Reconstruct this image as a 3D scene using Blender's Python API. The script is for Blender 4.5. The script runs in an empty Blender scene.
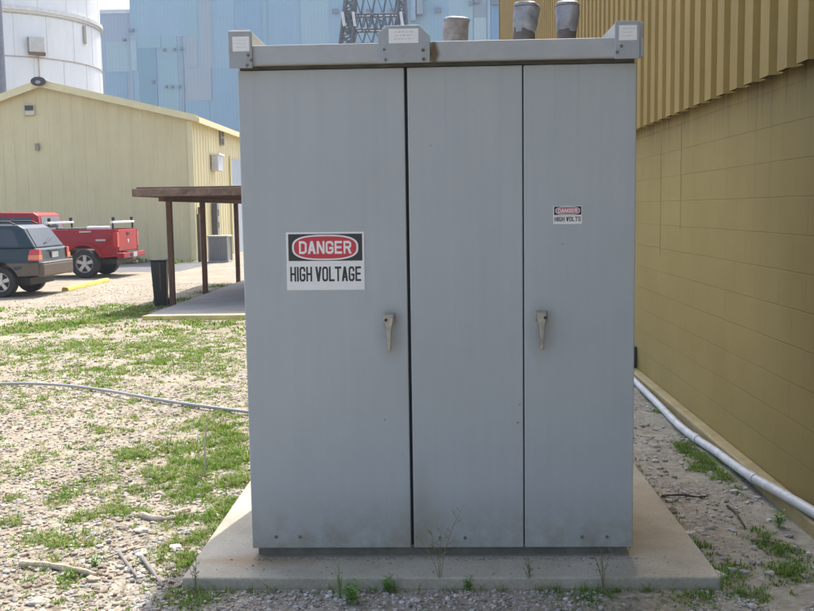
import bpy, bmesh, math, random
import numpy as np
from mathutils import Vector, noise, Matrix
random.seed(7); rng = np.random.default_rng(7)
S = bpy.context.scene
COL = S.collection

# ------------------------------------------------------------------ camera model (fitted) ------------
F, CX, CY, CZ, YAW, PIT, ROL = 956.05, .0188, -4.2584, 1.582, -.0351, .0998, .0152
def ray(px, py):
    a, b = px-407, py-305.5
    c, s = math.cos(ROL), math.sin(ROL); X = c*a-s*b; Y = s*a+c*b
    u = -Y; c, s = math.cos(PIT), math.sin(PIT); y = c*F+s*u; z = -s*F+c*u
    c, s = math.cos(YAW), math.sin(YAW)
    return Vector((c*X+s*y, -s*X+c*y, z))
def aty(px, py, Y):
    r = ray(px, py); t = (Y-CY)/r.y
    return Vector((CX+r.x*t, Y, CZ+r.z*t))
def atz(px, py, z=0.0):
    r = ray(px, py); t = (z-CZ)/r.z
    return Vector((CX+r.x*t, CY+r.y*t, z))
def sstep(a, b, t):
    t = min(1, max(0, (t-a)/(b-a))); return t*t*(3-2*t)
def hz(x, y):
    h = -.05 - .15*sstep(4, 12, y)
    d = ((x+3.6)/1.3)**2 + ((y-2.7)/1.5)**2
    h += .10*math.exp(-d)
    near = 1-sstep(8, 14, y)
    if x > 1.25: h -= .02*sstep(1.25, 1.6, x)
    if x < 1.9 and y > -6:
        out = max(abs(x-.04)-1.19, 0, -.30-y, y-1.9)
        k = sstep(.0, .35, out)*near
        h += k*.022*noise.noise(Vector((x*1.7, y*1.7, 0))) + k*.010*noise.noise(Vector((x*6, y*6, 3)))
    return h
def gpt(px, py, dz=0):
    z = -.05
    for _ in range(12):
        p = atz(px, py, z); z = hz(p.x, p.y)
    p.z = z+dz
    return p

# ------------------------------------------------------------------ materials -------------------------
def srgb(r, g, b, k=1.0):
    f = lambda c: (c/255/12.92 if c <= 10 else ((c/255+.055)/1.055)**2.4)*k
    return (f(r), f(g), f(b), 1)
class NT:
    def __init__(s, m): s.t = m.node_tree; s.n = s.t.nodes; s.l = s.t.links
    def add(s, typ, **kw):
        n = s.n.new(typ)
        for k, v in kw.items():
            if k in n.inputs: n.inputs[k].default_value = v
            else: setattr(n, k, v)
        return n
    def link(s, a, b): s.l.new(a, b)
    def ramp(s, src, stops):
        r = s.n.new('ShaderNodeValToRGB'); e = r.color_ramp.elements
        while len(e) < len(stops): e.new(.5)
        for i, (p, c) in enumerate(stops):
            e[i].position = p; e[i].color = c if len(c) == 4 else (*c, 1)
        s.link(src, r.inputs[0]); return r.outputs[0]
    def mix(s, fac, a, b, mode='MIX'):
        m = s.n.new('ShaderNodeMix'); m.data_type = 'RGBA'; m.blend_type = mode
        for v, i in ((fac, 0), (a, 6), (b, 7)):
            if hasattr(v, 'links'): s.link(v, m.inputs[i])
            else: m.inputs[i].default_value = v
        return m.outputs[2]
    def math(s, op, a, b=0.0, c=None, clamp=False):
        m = s.n.new('ShaderNodeMath'); m.operation = op; m.use_clamp = clamp
        for i, v in enumerate((a, b, c)):
            if v is None: continue
            if hasattr(v, 'links'): s.link(v, m.inputs[i])
            else: m.inputs[i].default_value = v
        return m.outputs[0]
def newmat(name):
    m = bpy.data.materials.new(name); m.use_nodes = True
    nt = NT(m); b = m.node_tree.nodes['Principled BSDF']
    return m, nt, b
MATS = {}
def mat(name, col, rough=.6, metal=0., var=.12, scale=3., bump=.0, bscale=40., dirt=None, spec=.5, streak=0, coat=0):
    """surface with two scales of tone variation, optional dirt blotches and fine bump"""
    if name in MATS: return MATS[name]
    m, nt, b = newmat(name)
    tc = nt.add('ShaderNodeTexCoord').outputs['Object']
    mp = nt.add('ShaderNodeMapping'); nt.link(tc, mp.inputs[0])
    if streak: mp.inputs['Scale'].default_value = (streak, streak, 1)
    n1 = nt.add('ShaderNodeTexNoise', Scale=scale, Detail=6.0, Roughness=.6); nt.link(mp.outputs[0], n1.inputs['Vector'])
    c = Vector(col[:3])
    lo = (*(c*(1-var)), 1); hi = (*[min(1, v*(1+var)) for v in c], 1)
    out = nt.ramp(n1.outputs['Fac'], [(.3, lo), (.7, hi)])
    if dirt:
        n2 = nt.add('ShaderNodeTexNoise', Scale=scale*2.3, Detail=8.0, Roughness=.7); nt.link(mp.outputs[0], n2.inputs['Vector'])
        f = nt.ramp(n2.outputs['Fac'], [(.55, (0, 0, 0)), (.72, (dirt[3],)*3)])
        out = nt.mix(f, out, (*dirt[:3], 1))
    nt.link(out, b.inputs['Base Color'])
    b.inputs['Roughness'].default_value = rough; b.inputs['Metallic'].default_value = metal
    b.inputs['Specular IOR Level'].default_value = spec
    b.inputs['Coat Weight'].default_value = coat
    if bump:
        n3 = nt.add('ShaderNodeTexNoise', Scale=bscale, Detail=4.0); nt.link(tc, n3.inputs['Vector'])
        bp = nt.add('ShaderNodeBump', Strength=bump, Distance=.01); nt.link(n3.outputs['Fac'], bp.inputs['Height'])
        nt.link(bp.outputs[0], b.inputs['Normal'])
    MATS[name] = m
    return m

# ------------------------------------------------------------------ mesh building ----------------------
class MB:
    def __init__(s): s.v = []; s.f = []
    def quad(s, *p):
        i = len(s.v); s.v += [tuple(q) for q in p]; s.f.append(tuple(range(i, i+len(p)))); return s
    def box(s, x0, x1, y0, y1, z0, z1):
        i = len(s.v)
        s.v += [(x0,y0,z0),(x1,y0,z0),(x1,y1,z0),(x0,y1,z0),(x0,y0,z1),(x1,y0,z1),(x1,y1,z1),(x0,y1,z1)]
        s.f += [tuple(i+k for k in q) for q in ((0,3,2,1),(4,5,6,7),(0,1,5,4),(1,2,6,5),(2,3,7,6),(3,0,4,7))]
        return s
    def prism(s, poly, axis, a, b):
        """poly of 2-D points extruded along axis from a to b; a, b may be functions of the point"""
        fa = a if callable(a) else (lambda p: a); fb = b if callable(b) else (lambda p: b)
        def put(p, t): return {'x': (t, p[0], p[1]), 'y': (p[0], t, p[1]), 'z': (p[0], p[1], t)}[axis]
        i = len(s.v); n = len(poly)
        s.v += [put(p, fa(p)) for p in poly] + [put(p, fb(p)) for p in poly]
        s.f.append(tuple(i+k for k in range(n))); s.f.append(tuple(i+n+k for k in reversed(range(n))))
        for k in range(n):
            q = (k+1) % n; s.f.append((i+k, i+n+k, i+n+q, i+q))
        return s
    def tube(s, pts, r, seg=12, cap=True):
        pts = [Vector(p) for p in pts]; rs = r if isinstance(r, (list, tuple)) else [r]*len(pts)
        base = len(s.v); n = len(pts); ref = None
        for k, p in enumerate(pts):
            d = (pts[min(k+1, n-1)]-pts[max(k-1, 0)])
            if d.length < 1e-9: d = Vector((0, 0, 1))
            d.normalize()
            if ref is None: ref = d.orthogonal().normalized()
            ref = (ref-d*ref.dot(d))
            if ref.length < 1e-6: ref = d.orthogonal()
            ref.normalize(); q = d.cross(ref)
            for j in range(seg):
                a = 2*math.pi*j/seg
                s.v.append(tuple(p+(ref*math.cos(a)+q*math.sin(a))*rs[k]))
        for k in range(n-1):
            for j in range(seg):
                j2 = (j+1) % seg
                s.f.append((base+k*seg+j, base+k*seg+j2, base+(k+1)*seg+j2, base+(k+1)*seg+j))
        if cap:
            s.f.append(tuple(base+j for j in reversed(range(seg))))
            s.f.append(tuple(base+(n-1)*seg+j for j in range(seg)))
        return s
    def build(s, name, m, parent=None, smooth=False, bevel=0, seg=2, loc=None):
        me = bpy.data.meshes.new(name); me.from_pydata(s.v, [], s.f)
        bm = bmesh.new(); bm.from_mesh(me); bmesh.ops.recalc_face_normals(bm, faces=bm.faces); bm.to_mesh(me); bm.free()
        me.materials.append(m)
        if smooth:
            for p in me.polygons: p.use_smooth = True
            try: me.set_sharp_from_angle(angle=math.radians(35))
            except Exception: pass
        o = bpy.data.objects.new(name, me); COL.objects.link(o)
        if parent: o.parent = parent
        if loc: o.location = loc
        if bevel:
            b = o.modifiers.new('bevel', 'BEVEL'); b.width = bevel; b.segments = seg; b.limit_method = 'ANGLE'; b.angle_limit = math.radians(40)
            b.harden_normals = False
        return o
def tag(o, label, cat, group=None, kind=None):
    if label: o['label'] = label
    if cat: o['category'] = cat
    if group: o['group'] = group
    if kind: o['kind'] = kind
    return o
def empty(name, loc, label, cat, group=None, rz=0):
    o = bpy.data.objects.new(name, None); COL.objects.link(o)
    o.location = loc; o.rotation_euler.z = rz; o.empty_display_size = .2
    return tag(o, label, cat, group)
def copy_tree(o, parent=None):
    c = o.copy(); COL.objects.link(c); c.parent = parent
    for ch in o.children: copy_tree(ch, c)
    return c
# ==================================================================  GROUND =============================
BLOBS = []   # (x, y, rx, ry, strength) : where green grows
def blob(px, py, rpx, s, ry=None):
    p = gpt(px, py); q = gpt(px+rpx, py)
    r = (q-p).length
    BLOBS.append((p.x, p.y, r, ry if ry else r*1.5, s))
for px, py, r, s in [
    (236,425,12,1.),(232,455,12,1.),(238,462,12,1.5),(235,482,13,1.6),(225,502,12,1.6),(214,520,12,1.7),(222,515,10,1.6),(207,535,10,1.6),(200,540,10,1.5),(186,560,9,1.3),(240,470,8,.9),(215,430,18,.9),(215,392,14,.5),(75,345,30,.35),(130,350,30,.4),(180,360,30,.4),(230,360,14,.5),(40,400,20,.25),(110,430,20,.35),(60,450,20,.3),(20,470,18,.35),(100,515,18,.45),(85,535,16,.4),(228,440,16,1.),(218,462,20,1.),(205,480,20,1.),(190,496,17,1.),(178,520,15,.9),(170,545,12,.8),(160,560,9,.6),
    (185,455,26,.75),(150,452,22,.65),(160,478,22,.7),(195,425,22,.7),(120,458,16,.45),(88,487,20,.55),(60,500,14,.5),
    (128,512,10,.8),(70,577,13,.75),(52,552,22,.45),(95,562,8,.8),(30,540,18,.45),(6,525,9,.9),(6,500,8,.6),(120,490,13,.4),(75,520,14,.3),
    (30,585,13,.4),(140,400,14,.45),(150,365,22,.5),(120,372,22,.5),(95,385,20,.55),(88,372,14,.5),(165,345,25,.55),(200,352,22,.5),(180,335,18,.4),
    (225,376,12,.5),(200,402,12,.5),(222,415,16,.55),(40,372,20,.4),(15,362,14,.5),(60,352,18,.35),(90,345,14,.3),(30,350,14,.35),(210,370,20,.45),
    (235,340,10,.5),(225,325,14,.75),(190,323,14,.7),(150,330,12,.4),
    (30,329,24,.6),(62,326,18,.7),(90,322,18,.8),(118,316,20,.95),(142,309,16,1.),(165,303,10,.9),(185,300,10,.9),(203,293,8,.9),(222,286,8,.8),(110,306,14,.5),(60,312,16,.4),(95,311,12,.5),
    (650,400,9,.9),(662,412,8,.6),(690,448,14,.9),(712,462,16,.9),(728,476,14,.85),(700,470,12,.5),(745,492,12,.5),(788,516,12,.8),(800,560,22,.9),(782,575,22,.85),(765,540,16,.5),
    (700,548,12,.5),(722,570,16,.8),(650,428,9,.35),(700,592,26,.6),(640,596,28,.5),(600,592,26,.45),(560,596,24,.4),(745,592,18,.5),(540,590,12,.5),
    (350,590,13,.6),(385,588,9,.7),(468,588,8,.6),(205,600,20,.6),(180,598,15,.7),(165,580,10,.6),(300,600,14,.25),(430,603,22,.2),
    (122,264,8,.9),(140,262,8,.8),(175,263,10,.5),(190,262,8,.6)]:
    blob(px, py, r*1.15, s)
def green(x, y):
    g = 0
    for bx, by, rx, ry, s in BLOBS:
        d = ((x-bx)/rx)**2+((y-by)/ry)**2
        if d < 4: g += s*math.exp(-d*1.1)
    g = min(g, 1.8)
    if y > -6:
        n = noise.noise(Vector((x*2.3, y*2.3, 9)))*.5+.5
        n2 = noise.noise(Vector((x*9, y*9, 5)))*.5+.5
        raw = g
        n3 = noise.noise(Vector((x*4.2+7, y*4.2, 2)))+.6*noise.noise(Vector((x*13, y*13, 6)))
        hole = sstep(-.42, .22, n3) if y < 9 else sstep(-.6, .1, n3)
        hole = max(hole, sstep(.95, 1.35, raw))
        g = min(g, 1)*(.25+.75*hole)*(.45+.5*n+.5*n2)*(1.15 if y < 2.6 else .82) + (max(0, n2-.46)*1.0*(1.25 if y > 3 else .95) if x < -.9 and y < 14 else max(0, n2-.62)*.25)
    return max(0, min(1, g))

def axis(segs):
    out = []
    for a, b, st in segs: out += list(np.arange(a, b, st))
    return out
xs = axis([(-420,-100,40),(-100,-30,7),(-30,-12,1.2),(-12,-5.2,.35),(-5.2,-1.0,.06),(-1.0,1.0,.2),(1.0,2.0,.06),(2.0,12,2),(12,100,11),(100,421,40)])
ys = axis([(-60,-8,5),(-8,-1.2,.5),(-1.2,5,.06),(5,9,.12),(9,14,.25),(14,34,.8),(34,100,6),(100,901,50)])
V = []; G = []; D = []
for y in ys:
    for x in xs:
        V.append((x, y, hz(x, y)))
        G.append(green(x, y) if (-14 < x < 2.1 and -1.3 < y < 33) else 0.)
        D.append(sstep(.9, 1.3, x+.15*noise.noise(Vector((x*3, y*3, 1)))) if y < 12 else 0)
nx = len(xs)
Fc = [(j*nx+i, j*nx+i+1, (j+1)*nx+i+1, (j+1)*nx+i) for j in range(len(ys)-1) for i in range(nx-1)]
me = bpy.data.meshes.new('ground'); me.from_pydata(V, [], Fc)
for nm, data in (('green', G), ('soil', D)):
    a = me.attributes.new(nm, 'FLOAT', 'POINT'); a.data.foreach_set('value', data)
for p in me.polygons: p.use_smooth = True
m, nt, b = newmat('gravel_ground')
tc = nt.add('ShaderNodeTexCoord').outputs['Object']
def vor(scale, feat='F1'):
    v = nt.add('ShaderNodeTexVoronoi', feature=feat, Scale=scale); nt.link(tc, v.inputs['Vector']); return v
def nz(scale, det=6., r=.6):
    v = nt.add('ShaderNodeTexNoise', Scale=scale, Detail=det, Roughness=r); nt.link(tc, v.inputs['Vector']); return v.outputs['Fac']
v1 = vor(42); v2 = vor(17)
sep = nt.add('ShaderNodeSeparateColor'); nt.link(v1.outputs['Color'], sep.inputs[0])
stone = nt.ramp(sep.outputs[0], [(0, (.13,.11,.08)), (.25, (.27,.23,.18)), (.5, (.36,.315,.255)), (.75, (.31,.26,.205)), (1, (.50,.47,.41))])
tan = nt.ramp(nz(26, 8, .75), [(.3, (.17,.14,.095)), (.5, (.28,.24,.18)), (.7, (.39,.345,.275))])
light = nt.mix(nt.ramp(nz(1.1), [(.35, (0,0,0)), (.65, (.8,.8,.8))]), stone, tan)
soil = nt.ramp(nz(9, 10, .75), [(.3, (.185,.175,.13)), (.5, (.31,.295,.235)), (.72, (.42,.40,.33))])
grit = nt.mix(nt.ramp(nz(2.6, 6, .7), [(.48, (0,0,0)), (.6, (1,1,1))]), soil, nt.mix(.4, stone, (.25,.24,.22,1)))
light = nt.mix(1., light, nt.ramp(nz(1.7, 9, .75), [(.35, (.80,.81,.80)), (.5, (1.,1.01,1.)), (.65, (1.16,1.18,1.18))]), 'MULTIPLY')
at = nt.add('ShaderNodeAttribute', attribute_name='soil'); ag = nt.add('ShaderNodeAttribute', attribute_name='green')
c = nt.mix(at.outputs['Fac'], light, grit)
gcol = nt.ramp(nz(30, 6, .7), [(.3, (.085,.11,.03)), (.6, (.16,.20,.065)), (.8, (.27,.26,.13))])
gf = nt.math('MULTIPLY', nt.ramp(ag.outputs['Fac'], [(.15, (0,0,0)), (.85, (1,1,1))]), nt.ramp(nz(22, 5, .7), [(.30, (.35,.35,.35)), (.5, (.95,.95,.95))]))
c = nt.mix(gf, c, gcol)
nt.link(c, b.inputs['Base Color']); b.inputs['Roughness'].default_value = .95; b.inputs['Specular IOR Level'].default_value = .15
h = nt.math('ADD', nt.math('MULTIPLY', v1.outputs['Distance'], -1.2), nt.math('MULTIPLY', v2.outputs['Distance'], -.9))
h = nt.math('ADD', h, nz(60, 4))
bp = nt.add('ShaderNodeBump', Strength=.6, Distance=.012); nt.link(h, bp.inputs['Height']); nt.link(bp.outputs[0], b.inputs['Normal'])
me.materials.append(m)
gr = bpy.data.objects.new('ground', me); COL.objects.link(gr); gr['kind'] = 'structure'

# asphalt strip in front of the yellow building
asph = mat('asphalt', (.115,.115,.12), .95, var=.25, scale=1.5, bump=.5, bscale=30, dirt=(.3,.27,.22,.6))
o = MB().box(-16, -8.0, 24.9, 30.4, -.25, -.194).build('road', asph); o['kind'] = 'structure'

# loose stones : real geometry, one uncountable object
def in_pad(x, y): return -1.135 < x < 1.22 and -.285 < y < 1.9
bm = bmesh.new(); bmesh.ops.create_icosphere(bm, subdivisions=1, radius=1)
ico_v = np.array([v.co[:] for v in bm.verts]); ico_f = np.array([[v.index for v in f.verts] for f in bm.faces]); bm.free()
TEMPL = []
for k in range(14):
    t = ico_v*(1+rng.uniform(-.28, .22, (12, 1))); t = t*np.array([1, rng.uniform(.6, .95), rng.uniform(.38, .65)]); TEMPL.append(t)
PAL = np.array([(.55,.50,.43),(.48,.42,.345),(.42,.35,.28),(.60,.57,.52),(.50,.38,.31),(.34,.30,.26),(.44,.44,.42),(.62,.59,.54),(.30,.25,.19),(.54,.46,.36)])
def scatter(regions):
    P = []
    for (x0, x1, y0, y1, dens, smin, smax, keep) in regions:
        n = int((x1-x0)*(y1-y0)*dens)
        for x, y in zip(rng.uniform(x0, x1, n), rng.uniform(y0, y1, n)):
            if in_pad(x, y) or x > 1.80: continue
            if not keep(x, y): continue
            s = smin+(smax-smin)*rng.random()**2.2
            P.append((x, y, s))
    return P
def stone_obj(name, P, label, pal, gray=0.):
    n = len(P); VV = np.zeros((n, 12, 3)); CC = np.zeros((n, 12, 4)); CC[..., 3] = 1
    for i, (x, y, s) in enumerate(P):
        t = TEMPL[rng.integers(14)]; a = rng.uniform(0, 6.28); ca, sa = math.cos(a), math.sin(a)
        tl = rng.uniform(-.35, .35); t = np.stack([t[:, 0], t[:, 1], t[:, 2]+t[:, 0]*tl], 1)
        r = np.stack([t[:, 0]*ca-t[:, 1]*sa, t[:, 0]*sa+t[:, 1]*ca, t[:, 2]], 1)*s
        VV[i] = r+np.array([x, y, hz(x, y)+s*.18])
        col = pal[rng.integers(len(pal))]*rng.uniform(.62, 1.0)
        CC[i, :, :3] = col*(1-gray)+gray*col.mean()
    FF = (ico_f[None]+12*np.arange(n)[:, None, None]).reshape(-1, 3)
    me = bpy.data.meshes.new(name); me.from_pydata(VV.reshape(-1, 3).tolist(), [], FF.tolist())
    a = me.attributes.new('tone', 'FLOAT_COLOR', 'POINT'); a.data.foreach_set('color', CC.reshape(-1))
    me.materials.append(STONE)
    o = bpy.data.objects.new(name, me); COL.objects.link(o); tag(o, label, 'gravel', kind='stuff'); return o
STONE, nt, b = newmat('loose_stone')
at = nt.add('ShaderNodeAttribute', attribute_name='tone'); tc = nt.add('ShaderNodeTexCoord').outputs['Object']
n1 = nt.add('ShaderNodeTexNoise', Scale=90., Detail=4.); nt.link(tc, n1.inputs['Vector'])
nt.link(nt.mix(1., at.outputs['Color'], nt.ramp(n1.outputs['Fac'], [(.3, (.72,.70,.66)), (.65, (1.05,1.05,1.05))]), 'MULTIPLY'), b.inputs['Base Color'])
b.inputs['Roughness'].default_value = .9; b.inputs['Specular IOR Level'].default_value = .2
def kl(x, y):
    if x > -1.1: return False
    return x > -.72*(y+4.26)*.66-.9 and rng.random() > .55*green(x, y)
stone_obj('loose_gravel', scatter([
    (-3.2, -1.1, -.9, 1.6, 1500, .006, .021, kl), (-4.4, -1.1, 1.6, 4.6, 620, .007, .02, kl),
    (-2.6, -1.1, -.9, .5, 300, .014, .03, lambda x, y: kl(x, y) and noise.noise(Vector((x*1.5, y*1.5, 2))) > -.1),
    (-6, -1.5, 4.6, 9, 130, .01, .028, kl), (-9, -2, 9, 20, 40, .010, .022, kl)]),
    'sunlit pale tan and white gravel left of the cabinet', PAL)
def kf(x, y): return y < -.29 and -1.3 < x < 1.7 and noise.noise(Vector((x*2, y*2, 8))) > (-.5 if x < .5 else .0)
def kr(x, y): return x > 1.2 and noise.noise(Vector((x*2.2, y*2.2, 4))) > .02
stone_obj('loose_gravel', scatter([(-1.35, 1.7, -.95, -.29, 3600, .004, .0125, kf), (-1.3, 1.0, -.8, -.29, 160, .012, .02, kf),
    (1.2, 1.8, -.9, 4, 900, .005, .014, kr), (1.2, 1.8, -.9, 3, 60, .015, .032, lambda x, y: True)]),
    'shaded grey gravel in front of the concrete pad and along its right side', PAL*1.1, .45)
# grit lying on the pad at the foot of the cabinet
P = [(rng.uniform(-.85, .9), -.035-abs(rng.normal(0, .018)), rng.uniform(.002, .006)) for _ in range(420)]
P += [(rng.uniform(-1.0, 1.1), rng.uniform(-.25, -.03), rng.uniform(.002, .0065)) for _ in range(130)]
_hz = hz; hz = lambda x, y: 0.0
stone_obj('loose_grit', P, 'fine grit and pebbles lying on the concrete pad', PAL*.8, .3)
hz = _hz

# ------------------------------------------------------------------ grass -------------------------------
GR, nt, b = newmat('grass_blade')
at = nt.add('ShaderNodeAttribute', attribute_name='tone')
nt.link(at.outputs['Color'], b.inputs['Base Color']); b.inputs['Roughness'].default_value = .6; b.inputs['Specular IOR Level'].default_value = .25
tr = nt.add('ShaderNodeBsdfTranslucent'); nt.link(nt.mix(1., at.outputs['Color'], (1.3,1.5,.7,1), 'MULTIPLY'), tr.inputs['Color'])
ms = nt.add('ShaderNodeMixShader', Fac=.38); out = nt.n['Material Output']
nt.link(b.outputs[0], ms.inputs[1]); nt.link(tr.outputs[0], ms.inputs[2]); nt.link(ms.outputs[0], out.inputs['Surface'])
GP = np.array([(.145,.24,.04),(.125,.21,.035),(.19,.28,.055),(.10,.165,.03),(.21,.26,.085),(.33,.29,.15),(.27,.235,.12)])
class Blades:
    def __init__(s): s.v = []; s.f = []; s.c = []
    def blade(s, x, y, z, ang, h, w, lean, col):
        dx, dy = math.cos(ang), math.sin(ang); px, py = -dy, dx; i = len(s.v)
        for t, ww in ((0, 1), (.5, .85)):
            l = lean*t*t*h; zz = z+h*t*(1-.25*lean*t)
            s.v += [(x+dx*l-px*w*ww, y+dy*l-py*w*ww, zz), (x+dx*l+px*w*ww, y+dy*l+py*w*ww, zz)]
        l = lean*h; s.v.append((x+dx*l, y+dy*l, z+h*(1-.35*lean)))
        s.f += [(i, i+1, i+3, i+2), (i+2, i+3, i+4)]; s.c += [(*(col*.8), 1)]*2+[(*col, 1)]*3
    def tuft(s, x, y, z, n, h, rad, w=.0022, pal=GP, spread=1.15):
        base = pal[min(len(pal)-1, int(rng.random()**1.3*len(pal)))]
        for _ in range(n):
            a = rng.uniform(0, 6.28); r = rad*rng.random()
            col = (base if rng.random() < .75 else pal[rng.integers(len(pal))])*rng.uniform(.75, 1.25)
            s.blade(x+r*math.cos(a), y+r*math.sin(a), z-.003, a+rng.normal(0, .6), h*rng.uniform(.45, 1.15), w*rng.uniform(.6, 1.3), rng.uniform(.15, spread), col)
    def build(s, name):
        me = bpy.data.meshes.new(name); me.from_pydata(s.v, [], s.f)
        a = me.attributes.new('tone', 'FLOAT_COLOR', 'POINT'); a.data.foreach_set('color', np.array(s.c, dtype=np.float32).reshape(-1))
        me.materials.append(GR); o = bpy.data.objects.new(name, me); COL.objects.link(o); return o
def grow(bl, x0, x1, y0, y1, dens, n, h, rad, w, keep=lambda x, y: True, pal=GP):
    N = int((x1-x0)*(y1-y0)*dens)
    for x, y in zip(rng.uniform(x0, x1, N), rng.uniform(y0, y1, N)):
        if in_pad(x, y) or x > 1.76 or not keep(x, y): continue
        g = green(x, y)
        if rng.random() < g*1.75-.06:
            bl.tuft(x, y, hz(x, y), n, h*(.5+.75*g)*rng.uniform(.6, 1.3), rad, w, pal)
L = Blades()
kk = lambda x, y: x > -.48*(y+4.26)-.9
grow(L, -3.3, -1.12, -.9, 2.0, 1500, 11, .040, .022, .0024, kk)
grow(L, -5, -1.12, 2.0, 5, 850, 10, .044, .035, .0034, kk)
grow(L, -7, -1.4, 5, 9.5, 380, 10, .05, .07, .006, kk)
grow(L, -11, -2, 9.5, 21, 110, 10, .075, .14, .012, kk)
grow(L, -14, -7, 26, 31, 20, 10, .25, .16, .022)
tag(L.build('grass'), 'sunlit patchy green grass growing through the gravel', 'grass', kind='stuff')
R = Blades(); GD = GP*np.array([.9, 1., .95])
grow(R, 1.2, 1.76, -.9, 3.5, 2300, 10, .042, .02, .0022, pal=GD)
grow(R, -1.4, 1.76, -.95, -.29, 2000, 7, .034, .015, .0018, pal=GD)
for k in range(150):     # weeds fringing the pad edges
    e = rng.random()
    x, y = (1.225+abs(rng.normal(0, .02)), rng.uniform(-.3, 1.9)) if e < .35 else (rng.uniform(-1.1, 1.2), -.29-abs(rng.normal(0, .015)))
    R.tuft(x, y, hz(x, y), 5, rng.uniform(.02, .055), .01, .0018, GD)
tag(R.build('grass'), 'shaded grass and weeds around the front and right of the pad', 'grass', kind='stuff')

# ------------------------------------------------------------------ concrete pad ------------------------
m, nt, b = newmat('pad_concrete'); tc = nt.add('ShaderNodeTexCoord').outputs['Object']
a = nt.add('ShaderNodeTexNoise', Scale=2.2, Detail=9., Roughness=.65); nt.link(tc, a.inputs['Vector'])
a2 = nt.add('ShaderNodeTexNoise', Scale=70., Detail=5., Roughness=.7); nt.link(tc, a2.inputs['Vector'])
c = nt.ramp(a.outputs['Fac'], [(.3, (.33,.30,.235)), (.5, (.415,.38,.30)), (.7, (.48,.445,.37))])
c = nt.mix(.7, c, nt.ramp(a2.outputs['Fac'], [(.3, (.7,.7,.7)), (.7, (1.1,1.1,1.1))]), 'MULTIPLY')
# rust wash that ran off the cabinet's front foot
sx = nt.add('ShaderNodeSeparateXYZ'); nt.link(tc, sx.inputs[0])
d = nt.math('ADD', nt.math('MULTIPLY', nt.math('ABSOLUTE', nt.math('SUBTRACT', sx.outputs['X'], -.80)), 2.4), nt.math('MULTIPLY', nt.math('ABSOLUTE', nt.math('SUBTRACT', sx.outputs['Y'], -.06)), 7.))
rf = nt.math('MULTIPLY', nt.math('SUBTRACT', 1., d, clamp=True), a.outputs['Fac'], clamp=True)
c = nt.mix(nt.math('MULTIPLY', rf, 1.6, clamp=True), c, (.30,.19,.085,1))
g2 = nt.add('ShaderNodeTexNoise', Scale=5.5, Detail=10., Roughness=.8); nt.link(tc, g2.inputs['Vector'])
c = nt.mix(nt.ramp(g2.outputs['Fac'], [(.56, (0,0,0)), (.75, (.55,.55,.55))]), c, (.27,.235,.17,1))
nt.link(c, b.inputs['Base Color']); b.inputs['Roughness'].default_value = .92; b.inputs['Specular IOR Level'].default_value = .25
bp = nt.add('ShaderNodeBump', Strength=.35, Distance=.004); nt.link(a2.outputs['Fac'], bp.inputs['Height']); nt.link(bp.outputs[0], b.inputs['Normal'])
PADM = m
o = MB().box(-1.1214, 1.2056, -.2675, 1.9, -.2, 0).build('concrete_pad', PADM, bevel=.008, seg=2)
tag(o, 'square grey concrete pad under the electrical cabinet', 'concrete pad')

# ==================================================================  CABINET ===========================
m, nt, b = newmat('cabinet_paint'); tc = nt.add('ShaderNodeTexCoord').outputs['Object']
a = nt.add('ShaderNodeTexNoise', Scale=1.6, Detail=8., Roughness=.6); nt.link(tc, a.inputs['Vector'])
mp = nt.add('ShaderNodeMapping'); mp.inputs['Scale'].default_value = (26, 26, 1.1); nt.link(tc, mp.inputs[0])
a2 = nt.add('ShaderNodeTexNoise', Scale=1., Detail=5., Roughness=.7); nt.link(mp.outputs[0], a2.inputs['Vector'])
a3 = nt.add('ShaderNodeTexNoise', Scale=12., Detail=8., Roughness=.75); nt.link(tc, a3.inputs['Vector'])
c = nt.ramp(a.outputs['Fac'], [(.3, (.392,.420,.430)), (.7, (.424,.455,.465))])
c = nt.mix(.5, c, nt.ramp(a2.outputs['Fac'], [(.3, (.93,.93,.93)), (.7, (1.04,1.04,1.03))]), 'MULTIPLY')
sx = nt.add('ShaderNodeSeparateXYZ'); nt.link(tc, sx.inputs[0])
low = nt.math('SUBTRACT', 1., nt.math('DIVIDE', sx.outputs['Z'], .34), clamp=True)      # rain-splashed dirt at the foot
low = nt.math('MULTIPLY', nt.math('POWER', low, 1.1), nt.ramp(a3.outputs['Fac'], [(.3, (.1,.1,.1)), (.7, (1,1,1))]), clamp=True)
c = nt.mix(nt.math('MULTIPLY', low, .95), c, (.21,.185,.115,1))
sp = nt.ramp(a3.outputs['Fac'], [(.68, (0,0,0)), (.80, (.35,.35,.35))])
c = nt.mix(sp, c, (.24,.23,.20,1))
mpd = nt.add('ShaderNodeMapping'); mpd.inputs['Scale'].default_value = (34, 34, .7); nt.link(tc, mpd.inputs[0])
dr = nt.add('ShaderNodeTexNoise', Scale=1., Detail=3., Roughness=.6); nt.link(mpd.outputs[0], dr.inputs['Vector'])
topf = nt.math('POWER', nt.math('DIVIDE', sx.outputs['Z'], 2.2, clamp=True), 5.)
c = nt.mix(nt.math('MULTIPLY', nt.math('MULTIPLY', topf, nt.ramp(dr.outputs['Fac'], [(.52, (0,0,0)), (.7, (1,1,1))])), .15), c, (.22,.21,.17,1))
vc = nt.add('ShaderNodeTexVoronoi', Scale=9.); nt.link(tc, vc.inputs['Vector'])
chip = nt.math('MULTIPLY', nt.ramp(vc.outputs['Distance'], [(.035, (1,1,1)), (.055, (0,0,0))]), nt.ramp(a.outputs['Fac'], [(.5, (0,0,0)), (.56, (1,1,1))]))
c = nt.mix(nt.math('MULTIPLY', chip, .8), c, (.16,.12,.09,1))
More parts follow.
